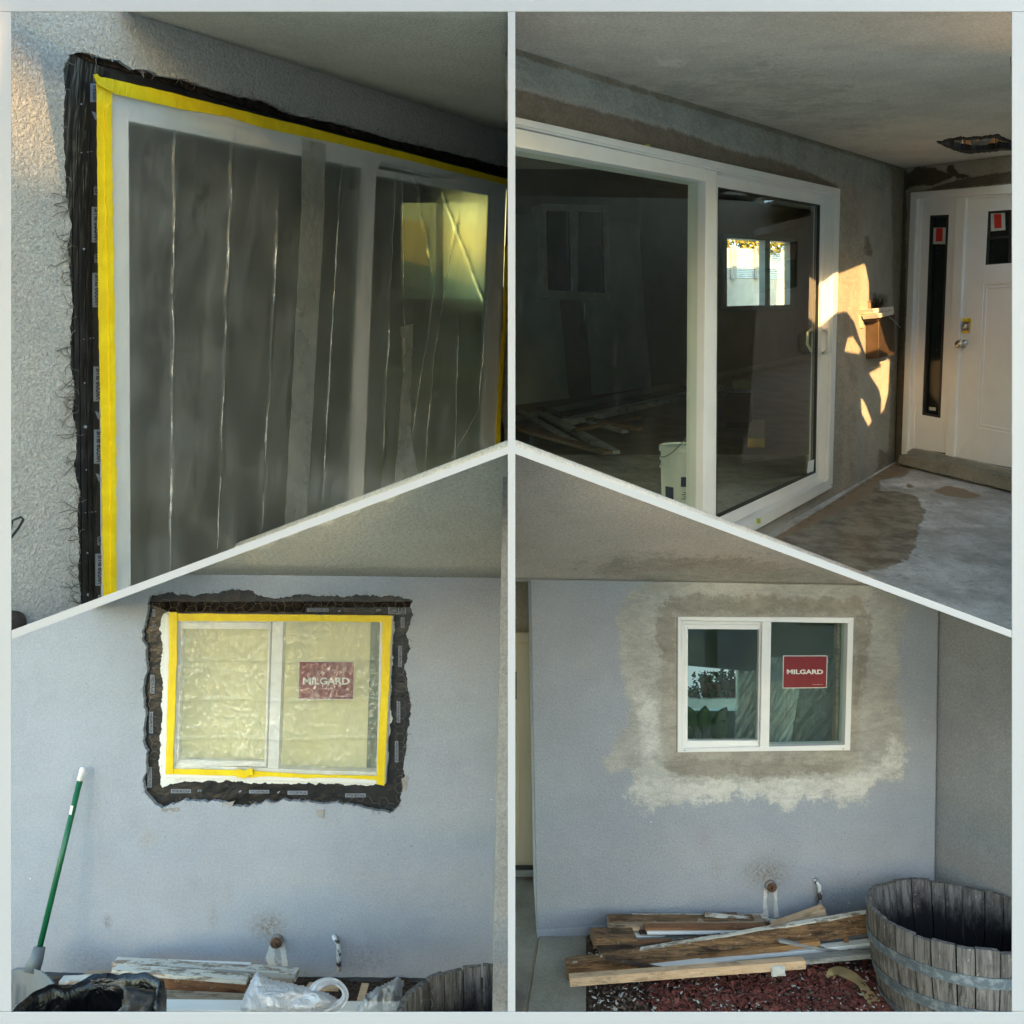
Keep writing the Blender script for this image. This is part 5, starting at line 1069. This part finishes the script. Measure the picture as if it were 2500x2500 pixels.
# window
w4 = thing('window', W4.hit(1865, 1837), 'new white two pane window in the cream repaired wall', 'window')
b = B(); ring(b, r5([(60, 105), (1790, 113), (1755, 1417), (58, 1437)]), r5([(98, 140), (1732, 168), (1702, 1364), (100, 1400)]), W4, .012, -.07); obj('frame', b, WHITE, w4, bevel=.002)
b = B(); prism(b, r5([(890, 140), (980, 145), (957, 1400), (868, 1400)]), W4, .010, -.06); obj('mullion', b, WHITE, w4, bevel=.002)
b = B(); so = r5([(98, 140), (890, 148), (870, 1392), (100, 1400)]); sm = r5([(125, 175), (882, 180), (864, 1372), (124, 1376)]); sg4 = r5([(160, 226), (860, 230), (843, 1320), (156, 1321)])
ring(b, so, sm, W4, -.004, -.06); obj('track', b, WHITE, w4, bevel=.0015); b = B(); ring(b, sm, sg4, W4, -.012, -.05); obj('sash', b, WHITE, w4, bevel=.002)
b = B(); rgq = r5([(980, 168), (1732, 168), (1702, 1364), (956, 1369)]); prism(b, sg4, W4, -.03, -.034); obj('pane', b, G_BR, w4); b = B(); prism(b, rgq, W4, -.03, -.034); obj('pane', b, G_BR, w4)
b = B(); prism(b, r5(rect(122, 1415, 134, 1422)), W4, .0125, .011); prism(b, r5(rect(1680, 1398, 1692, 1405)), W4, .0125, .011); obj('weep_hole', b, DARK, w4)
sgn = r5([(1095, 485), (1532, 485), (1524, 803), (1090, 808)]); sgi = r5([(1103, 493), (1524, 493), (1517, 796), (1098, 800)])
s4 = tag(obj('window_sign', prism(B(), sgn, W4, -.020, -.026), SIGNEDGE), 'bright red lettered sign on the right pane of the new window', 'sign')
obj('red_field', prism(B(), sgi, W4, -.018, -.0195), RED, s4); obj('lettering', text_bm(B(), 'MILGARD', r5(rect(1132, 622, 1488, 668)), W4, -.017, .035), LETTER, s4)
obj('small_print', text_bm(B(), 'www.milgard.com', r5(rect(1385, 765, 1482, 775)), W4, -.017, 0), LETTER, s4)
# room behind, with plastic draped, plants; opening view stands in for reflected sky and trees
op = [(1645, 1622), (1803, 1637), (1803, 1735), (1645, 1735)]
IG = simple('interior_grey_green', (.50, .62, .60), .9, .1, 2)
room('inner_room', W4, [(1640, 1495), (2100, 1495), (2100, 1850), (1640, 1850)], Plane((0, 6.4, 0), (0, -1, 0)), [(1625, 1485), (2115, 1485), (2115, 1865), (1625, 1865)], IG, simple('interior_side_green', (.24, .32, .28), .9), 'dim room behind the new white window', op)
FB = W4.off(-1.2)
PL5 = film('hazy_plastic', .55, 0, (.60, .72, .72), .5, .3, .9, 7, (9, 2, 1.2), .35)
def fdz(x, y): return .03*abs(noise.noise(Vector((x*.05+y*.03, y*.006, 2))))+.015*abs(noise.noise(Vector((x*.16+y*.10, y*.01, 5))))
tag(pgrid('plastic_drape', [(1800, 1640), (1858, 1636), (1866, 1850), (1790, 1850)], W4.off(-.5), 3, PL5, disp=fdz), 'bluish plastic drape behind the left window pane', 'plastic sheet')
tag(pgrid('plastic_drape', [(1872, 1600), (1962, 1620), (1925, 1850), (1868, 1850)], W4.off(-.25), 3, PL5, disp=fdz), 'pale plastic drape behind the right pane, below the sign', 'plastic sheet')
tag(pgrid('plastic_drape', [(1950, 1640), (2040, 1600), (2036, 1850), (1935, 1850)], W4.off(-.3), 3, film('speckled_plastic', .35, 0, (.40, .46, .38), .6, .3, 1, 30, (1, 1, 1), .4), disp=fdz), 'speckled green plastic behind the right side of the window', 'plastic sheet')
b = B(); prism(b, [(2044, 1520), (2052, 1520), (2046, 1830), (2038, 1830)], W4, -.12, -.16); tag(obj('inner_jamb', b, TANB), 'thin brown jamb edge inside the right of the new window', 'jamb')
LG = simple('big_leaf_green', (.06, .11, .06), .5, .3, 6)
pt = thing('potted_plant', atY(1712, 1830, 4.7), 'broad leaved plant behind the lower left pane', 'plant')
for (x0, y0, x1, y1, w_) in ((1705, 1825, 1675, 1722, 20), (1712, 1825, 1722, 1722, 18), (1716, 1825, 1775, 1725, 16), (1722, 1828, 1772, 1758, 22), (1700, 1828, 1672, 1770, 14)):
    b = B(); R = []; dx, dy = x1-x0, y1-y0; L = math.hypot(dx, dy); nx_, ny_ = -dy/L, dx/L
    for i in range(13):
        t = i/12; ww = w_*math.sin(math.pi*max(0, (t-.35)/.65))**.7 if t > .35 else .8; cx, cy = x0+dx*t, y0+dy*t; R.append([b.verts.new(atY(cx+nx_*ww*s, cy+ny_*ww*s, 4.7-.1*t+.04*abs(s))) for s in (-1, 0, 1)])
    for i in range(12):
        for j in range(2): b.faces.new((R[i][j], R[i][j+1], R[i+1][j+1], R[i+1][j]))
    o = obj('leaf', b, LG, pt, smooth=True, recalc=False)
SILH = simple('dark_foliage', (.06, .07, .04), .9, .4, 9)
for i, (x, y, s_x, s_z) in enumerate([(1752, 1668, .42, .26), (1775, 1662, .16, .30), (1727, 1652, .30, .10), (1797, 1660, .16, .26), (1700, 1690, .5, .10), (1760, 1686, .6, .12)]):
    leafy('distant_tree', CAM+ray(x, y)*7.6, s_x*.55, s_z*.5, 110, .024, SILH, ['spreading dark tree in the middle of the bright window view', 'tall narrow tree beside the spreading one in the window view', 'thin feathery treetop left in the bright window view', 'dark tree at the right edge of the bright window view', 'low dark shrubs left in the bright window view', 'low dark shrubs right in the bright window view'][i], 30+i)
b = B(); prism(b, [(1300, 1560), (2300, 1560), (2300, 1740), (1300, 1740)], Plane(CAM+ray(1700, 1740)*7.9, (0, -1, 1.6)), 0, -.1); tag(obj('sky_reflector', b, simple('sky_reflector_white', (.85, .85, .84), .9, .05, 3)), 'bright white bank added outside the room behind the new window', 'reflector')  # tilted white board added in place of bright sky mirrored in the pane
b = B(); prism(b, rect(1600, 1706, 1900, 1760), Plane((0, 7.5, 0), (0, -1, 0)), 0, -.05); tag(obj('pale_fence', b, simple('far_pale_fence', (.42, .48, .48), .9)), 'pale far fence below the trees in the window view', 'fence')
# floor: slab, apron, curb, soil bed
CON = stucco('old_concrete', (.21, .185, .15), texture=.5, dist=.006, scale=35, mottle=.28)
b = B()
def fp(pts, z0=-.008, z1=.0, bm=None):
    fr = [bm.verts.new(atz(x, y, z1)) for x, y in pts]; bk = [bm.verts.new(v.co+Vector((0, 0, z0-z1))) for v in fr]; n = len(fr); bm.faces.new(fr); bm.faces.new(bk[::-1])
    for i in range(n): bm.faces.new((fr[i], bk[i], bk[(i+1) % n], fr[(i+1) % n]))
    return bm
kind(obj('path', fp([(1200, 2140), (1306, 2140), (1311, 2292), (1277, 2470), (1265, 2560), (1180, 2560)], bm=B()), CON), 'structure')
kind(obj('pavement', fp([(1318, 2285), (1432, 2285), (1430, 2560), (1275, 2560), (1287, 2470)], z1=.004, bm=B()), stucco('apron_concrete', (.26, .24, .20), texture=.5, dist=.006, scale=35, mottle=.15), bevel=.004), 'structure')
b = B(); prism(b, [(1311, 2271), (1500, 2258), (1700, 2256), (2290, 2256), (2290, 2300), (1311, 2297)], W4, .012, 0); tag(obj('wall_footing', b, SBL, bevel=.004), 'painted footing ledge at the bottom of the grey wall', 'footing')
b = B(); nx, ny = 120, 60; x0_, x1_ = atz(1428, 2440).x-.0, 2.9
V = []
for j in range(ny+1):
    row = []
    for i in range(nx+1):
        Yq = 3.0+1.19*j/ny; xl = (1429-1250)/2000*Yq+.006*noise.noise(Vector((Yq*20, 0, 0))); X = xl+(x1_-xl)*i/nx
        row.append(b.verts.new((X, Yq, -.006+(0 if i == 0 else .016+.022*noise.noise(Vector((X*5, Yq*5, 0)))+.008*noise.noise(Vector((X*30, Yq*30, 0)))))))
    V.append(row)
for j in range(ny):
    for i in range(nx): b.faces.new((V[j][i], V[j][i+1], V[j+1][i+1], V[j+1][i]))
kind(obj('soil', b, DIRT, smooth=True), 'structure')
def chips(name, n, area, smin, smax, m_, label, seed, dens=None):
    rnd = random.Random(seed); b = B(); c_ = 0
    while c_ < n:
        X, Yq = rnd.uniform(area[0], area[1]), rnd.uniform(area[2], area[3])
        if X < (1432-1250)/2000*Yq+.01: continue
        if dens and rnd.random() > dens(X, Yq): continue
        p = Vector((X, Yq, .014+.022*noise.noise(Vector((X*5, Yq*5, 0)))+rnd.uniform(0, .012))); a = Vector((rnd.gauss(0, 1), rnd.gauss(0, 1), rnd.gauss(0, .35))).normalized()*rnd.uniform(smin, smax)
        q_ = a.cross(Vector((rnd.gauss(0, .4), rnd.gauss(0, .4), 1))).normalized()*a.length*rnd.uniform(.3, .7); h_ = a.cross(q_).normalized()*a.length*.18
        P = [p-a-q_*.7, p+a*.8-q_, p+a+q_*.6, p-a*.7+q_]; hull_box(b, [v-h_ for v in P]+[v+h_ for v in P]); c_ += 1
    return kind(obj(name, b, m_), 'stuff')
CH = M('red_bark'); vz = CH.voro(45); CH.set(CH.mix(vz.outputs['Color'], (.075, .024, .02), (.21, .068, .056)), .85, 0, .2); CH = CH.m
o = chips('bark_chips', 5600, (.35, 2.0, 3.25, 4.1), .004, .019, CH, '', 3, lambda X, Y: min(1, max(.03, .5+(.5 if X > .62 else -.45)+.5*noise.noise(Vector((X*3, Y*3, 0)))))*(1 if Y < 3.85 else .4)); tag(o, 'red bark chips covering the soil bed in front of the boards', 'bark chips')
o = chips('pale_pebbles', 800, (.35, 2.0, 3.25, 4.05), .003, .011, simple('pale_chip', (.48, .46, .43), .8, .3, 50), '', 9); tag(o, 'pale plaster crumbs scattered over the dark soil', 'crumbs')
o = chips('brown_litter', 1800, (.3, 1.6, 3.2, 4.1), .004, .012, simple('brown_litter', (.12, .085, .06), .9, .5, 60), '', 11); tag(o, 'brown litter on the dark soil beside the pavement', 'litter')
G5 = 'scrap boards piled below the new window'
board((1545, 2238), 4.12, (1872, 2240), 4.12, .05, .012, PEEL, 'thin ragged white strip topmost at the back of the pile', G5, .003, seg=20)
board((1484, 2252), 4.06, (1862, 2250), 4.06, .09, .028, TANB, 'long brown board at the back of the pile under the white strip', G5, .001, seg=8)
board((1484, 2244), 4.07, (1840, 2243), 4.07, .07, .010, ROT, 'dark rotten strip lying on the rear brown board', G5, .003, seg=16)
board((1484, 2262), 4.03, (1560, 2262), 4.03, .06, .016, PINE, 'short pale board end at the upper left of the pile', G5)
board((1573, 2263), 3.98, (1870, 2262), 3.98, .05, .012, RUST, 'thin red brown strip over a white edge in the pile', G5)
board((1578, 2272), 3.97, (1830, 2271), 3.97, .05, .014, WB_, 'slim white strip just under the red brown strip', G5)
board((1498, 2284), 4.0, (1770, 2290), 4.01, .06, .030, WB_, 'thick white board with a dark gap below at the left of the pile', G5)
board((1446, 2290), 3.92, (1548, 2290), 3.94, .10, .050, ROT, 'stubby brown block at the far left of the pile', G5, .002, seg=4)
board((1460, 2318), 3.86, (1546, 2316), 3.88, .06, .030, DKW, 'dark block end low in the pile behind the rotten board', G5)
board((1546, 2302), 3.96, (1800, 2296), 3.97, .09, .040, GREYW, 'grey weathered board in the middle of the pile', G5)
board((1546, 2322), 3.93, (1760, 2312), 3.94, .05, .020, GREYW, 'lower grey blue board under the weathered one', G5)
board((1500, 2255), 4.16, (2130, 2262), 4.16, .04, .05, DKW, 'long dark board lying against the foot of the wall', G5)
board((1830, 2286), 4.00, (2013, 2222), 3.98, .05, .040, PINE, 'short pine board tilted up over the top of the pile', G5, .001, seg=6)
board((1382, 2368), 3.80, (2150, 2246), 3.88, .035, .088, ROT, 'long rotten brown plank slanting across the whole pile', G5, .005, seg=60)
board((1396, 2346), 3.80, (2145, 2222), 3.88, .03, .008, PEEL, 'white painted top edge of the long rotten plank', G5, .002, seg=30)
board((1400, 2386), 3.77, (2000, 2300), 3.82, .03, .026, wood('orange_split_wood', (.30, .14, .05), (.42, .24, .11)), 'orange split edge along the lower side of the rotten plank', G5, .006, seg=50)
board((1580, 2366), 3.74, (2125, 2302), 3.86, .04, .024, WB_, 'long white rail under the rotten plank', G5)
board((1560, 2378), 3.72, (2088, 2318), 3.84, .05, .014, TANB, 'tan underside strip below the white rail', G5)
board((1900, 2305), 3.94, (2140, 2284), 3.98, .05, .022, GREYW, 'grey split board near the barrel behind the white rail', G5, .003, seg=14)
board((1850, 2302), 3.95, (1935, 2300), 3.96, .12, .008, WB_, 'flat pale sheet wedged under the middle of the rotten plank', G5)
board((1798, 2358), 3.70, (2136, 2326), 3.78, .05, .022, GREYW, 'pale grey tapered board pointing at the barrel', G5)
board((1750, 2365), 3.70, (1860, 2362), 3.72, .04, .014, RUST, 'short red brown strip under the tapered grey board', G5)
board((1390, 2393), 3.62, (1963, 2350), 3.66, .04, .038, PINE, 'clean pale pine stick at the very front of the pile', G5)
rnd = random.Random(5)
for i, (x0, y0, x1, y1, Y_, m_, lb) in enumerate([(1500, 2249, 1700, 2256, 4.09, RUST, 'thin red splinter lying across the rear brown board'), (1560, 2276, 1880, 2256, 3.99, DKW, 'dark thin lath crossing from the white strip up to the right'), (1620, 2300, 1900, 2270, 3.95, PEEL, 'peeling thin lath crossing the middle of the pile'), (1700, 2250, 1960, 2262, 4.06, GREYW, 'thin grey lath behind the tilted pine board'), (1455, 2304, 1640, 2296, 3.90, RUST, 'thin red lath above the dark block at the left'), (1640, 2330, 1900, 2306, 3.83, DKW, 'dark lath low behind the white rail'), (1860, 2268, 2120, 2248, 4.05, ROT, 'thin brown lath behind the right end of the rotten plank'), (1960, 2330, 2130, 2312, 3.83, PEEL, 'short peeling lath at the right end by the barrel'), (1455, 2330, 1760, 2283, 3.85, DKW, 'long dark lath slanting behind the left end of the rotten plank'), (1590, 2246, 1800, 2232, 4.1, ROT, 'thin brown lath tipped up at the back left of the pile'), (1900, 2296, 2080, 2330, 3.80, GREYW, 'thin grey lath sloping down to the right across the white rail'), (1720, 2232, 1900, 2250, 4.08, PEEL, 'peeling lath sloping down under the tilted pine board'), (1480, 2340, 1650, 2372, 3.72, DKW, 'short dark lath poking out below the rotten plank')]):
    board((x0, y0), Y_, (x1, y1), Y_+rnd.uniform(-.02, .03), .022, .012, m_, lb, G5, .003, seg=14)
b = B(); beam(b, atY(2068, 2314, 3.84), atY(2062, 2275, 3.88), .02, .008, Vector((0, -1, .2))); tag(obj('wood_sliver', b, RUST), 'small upright brown stick beside the barrel', 'wood sliver')
b = blob('m', rag([(1881, 2360), (1915, 2357), (1919, 2382), (1886, 2385)], 5, 2, 1), Plane(atY(1900, 2370, 3.63), (0, -1, .2)), .008, .008, MUD, 2, 2); tag(obj('mortar_lump', b, simple('grey_mortar', (.42, .42, .40), .95, .15, 30), smooth=True), 'grey mortar lump stuck on the clean pine stick', 'mortar')
# paper strip
b = B(); rb = [(2014, 2368, .02, 12), (2040, 2388, .03, 12), (2028, 2392, .015, 9), (2022, 2374, .03, 12), (2045, 2366, .045, 12), (2080, 2382, .04, 13), (2104, 2400, .03, 8), (2112, 2418, .03, 11), (2128, 2440, .025, 15), (2146, 2450, .02, 10)]
rows_ = []
for i, (x, y, z_, wd_) in enumerate(rb):
    d = (rb[min(i+1, len(rb)-1)][0]-rb[max(i-1, 0)][0], rb[min(i+1, len(rb)-1)][1]-rb[max(i-1, 0)][1]); q_ = math.hypot(*d) or 1; nx_, ny_ = -d[1]/q_, d[0]/q_
    rows_.append([b.verts.new(atz(x+nx_*wd_*s, y+ny_*wd_*s, z_+.012*s*(-1)**i)) for s in (-1, 0, 1)])
for i in range(len(rows_)-1):
    for j in range(2): b.faces.new((rows_[i][j], rows_[i][j+1], rows_[i+1][j+1], rows_[i+1][j]))
o = tag(obj('paper_strip', b, simple('brown_paper', (.40, .30, .15), .8, .12, 10), smooth=True, recalc=False), 'twisted strip of brown paper on the red bark by the barrel', 'paper'); o.modifiers.new('s', 'SUBSURF').render_levels = 2
cleanout(1881, 2161, 12, W4, 'rusty round pipe cap on the wall below the new window', 0)
stubpipe([(1990, 2147, 0), (1993, 2153, .02), (2000, 2163, .03), (2001, 2180, .03), (2001, 2216, .03)], .011, W4, 'chipped white bent pipe on the wall above the tilted pine board')
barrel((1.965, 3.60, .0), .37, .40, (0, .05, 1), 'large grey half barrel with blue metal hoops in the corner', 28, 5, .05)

# ---------------------------------------------------------------- outside the picture: unseen pieces added to block and shape sun and sky light
setq(None)
def along(p, Y): return p + SUNV*((Y-p.y)/SUNV.y)
WOODS = simple('sun_mask_board', (.35, .28, .2), .9, .1, 4)
def project(pl, pts, Y): return [along(pl.hit(x, y), Y) for x, y in pts]
YS = 3.05
ZA = project(WA, [(1985, 622), (2042, 630), (2112, 646), (2121, 690), (2122, 790), (2140, 850), (2150, 872), (2172, 880), (2168, 960), (2158, 1000), (2150, 1010), (2152, 975), (2146, 950), (2122, 912), (2152, 895), (2145, 878), (2112, 862), (2098, 826), (2086, 786), (2066, 760), (2040, 765), (2010, 790), (1985, 800)], YS)
ZT = project(WA, [(2070, 825), (2082, 822), (2102, 855), (2096, 864), (2062, 858)], YS)
ZS = project(WA, [(2102, 972), (2112, 985), (2128, 1028), (2120, 1040), (2104, 1010)], YS)
ZB = project(WB, [(2416, 680), (2500, 676), (2500, 850), (2440, 830), (2424, 780)], YS)
ZC = project(WB, [(2330, 1030), (2334, 1085), (2268, 1078), (2290, 1050)], YS)
ZD = project(WB, [(2450, 930), (2470, 960), (2430, 1040), (2420, 1030)], YS)
Zs = [[Vector((p.x, YS, p.z)) for p in L] for L in (ZA, ZT, ZS)]
b = B(); outer = [Vector((x, YS, H+z)) for x, z in ((1.88, -.75), (6.0, -.75), (6.0, 4.0), (1.88, 4.0))]
holed3(b, [outer]+Zs, Vector((0, .008, 0)))  # added mask; its holes cut the sunlight to the patch shape
tag(obj('sun_mask', b, WOODS), 'unseen board added right of the porch, cut to shape the sun patch', 'screen')
b = B(); hull_box(b, [Vector(p) for p in ((-5, -2.7, 4.5), (1.8, -2.7, 4.5), (1.8, .9, 4.5), (-5, .9, 4.5), (-5, -2.7, 4.6), (1.8, -2.7, 4.6), (1.8, .9, 4.6), (-5, .9, 4.6))]); tag(obj('sky_block_roof', b, simple('roof_underside', (.42, .41, .40), .9, .05, 2)), 'unseen flat roof added above the viewer to block sky light', 'roof')  # added slab out of view; limits sky light on the upper walls
YF = -20.0
b = B(); gl = W1.hit(40, 230); g0 = along(gl, YF)
hole1 = [Vector((p.x, YF, p.z)) for p in project(W1, [(-60, 95), (62, 118), (72, 200), (66, 330), (30, 380), (-60, 380)], YF)]
ca, cb = along(WA.hit(1980, 1190), YF), along(WB.hit(2600, 600), YF)
hole2 = [Vector((1.55, YF, ca.z-.3)), Vector((5.2, YF, ca.z-.3)), Vector((5.2, YF, 7.3)), Vector((1.55, YF, 7.3))]
holed3(b, [[Vector((-9, YF, -.01)), Vector((11, YF, -.01)), Vector((11, YF, 7.6)), Vector((-9, YF, 7.6))], hole1, hole2], Vector((0, -.2, 0)))
tag(obj('sun_block_wall', b, simple('cream_render', (.5, .45, .36), .9, .1, 2)), 'unseen wall added behind the viewer to block the sun, with openings', 'wall')  # added out of view; stops the sun except through its holes
for o in bpy.data.objects:
    if 'wl' in o: del o['wl']
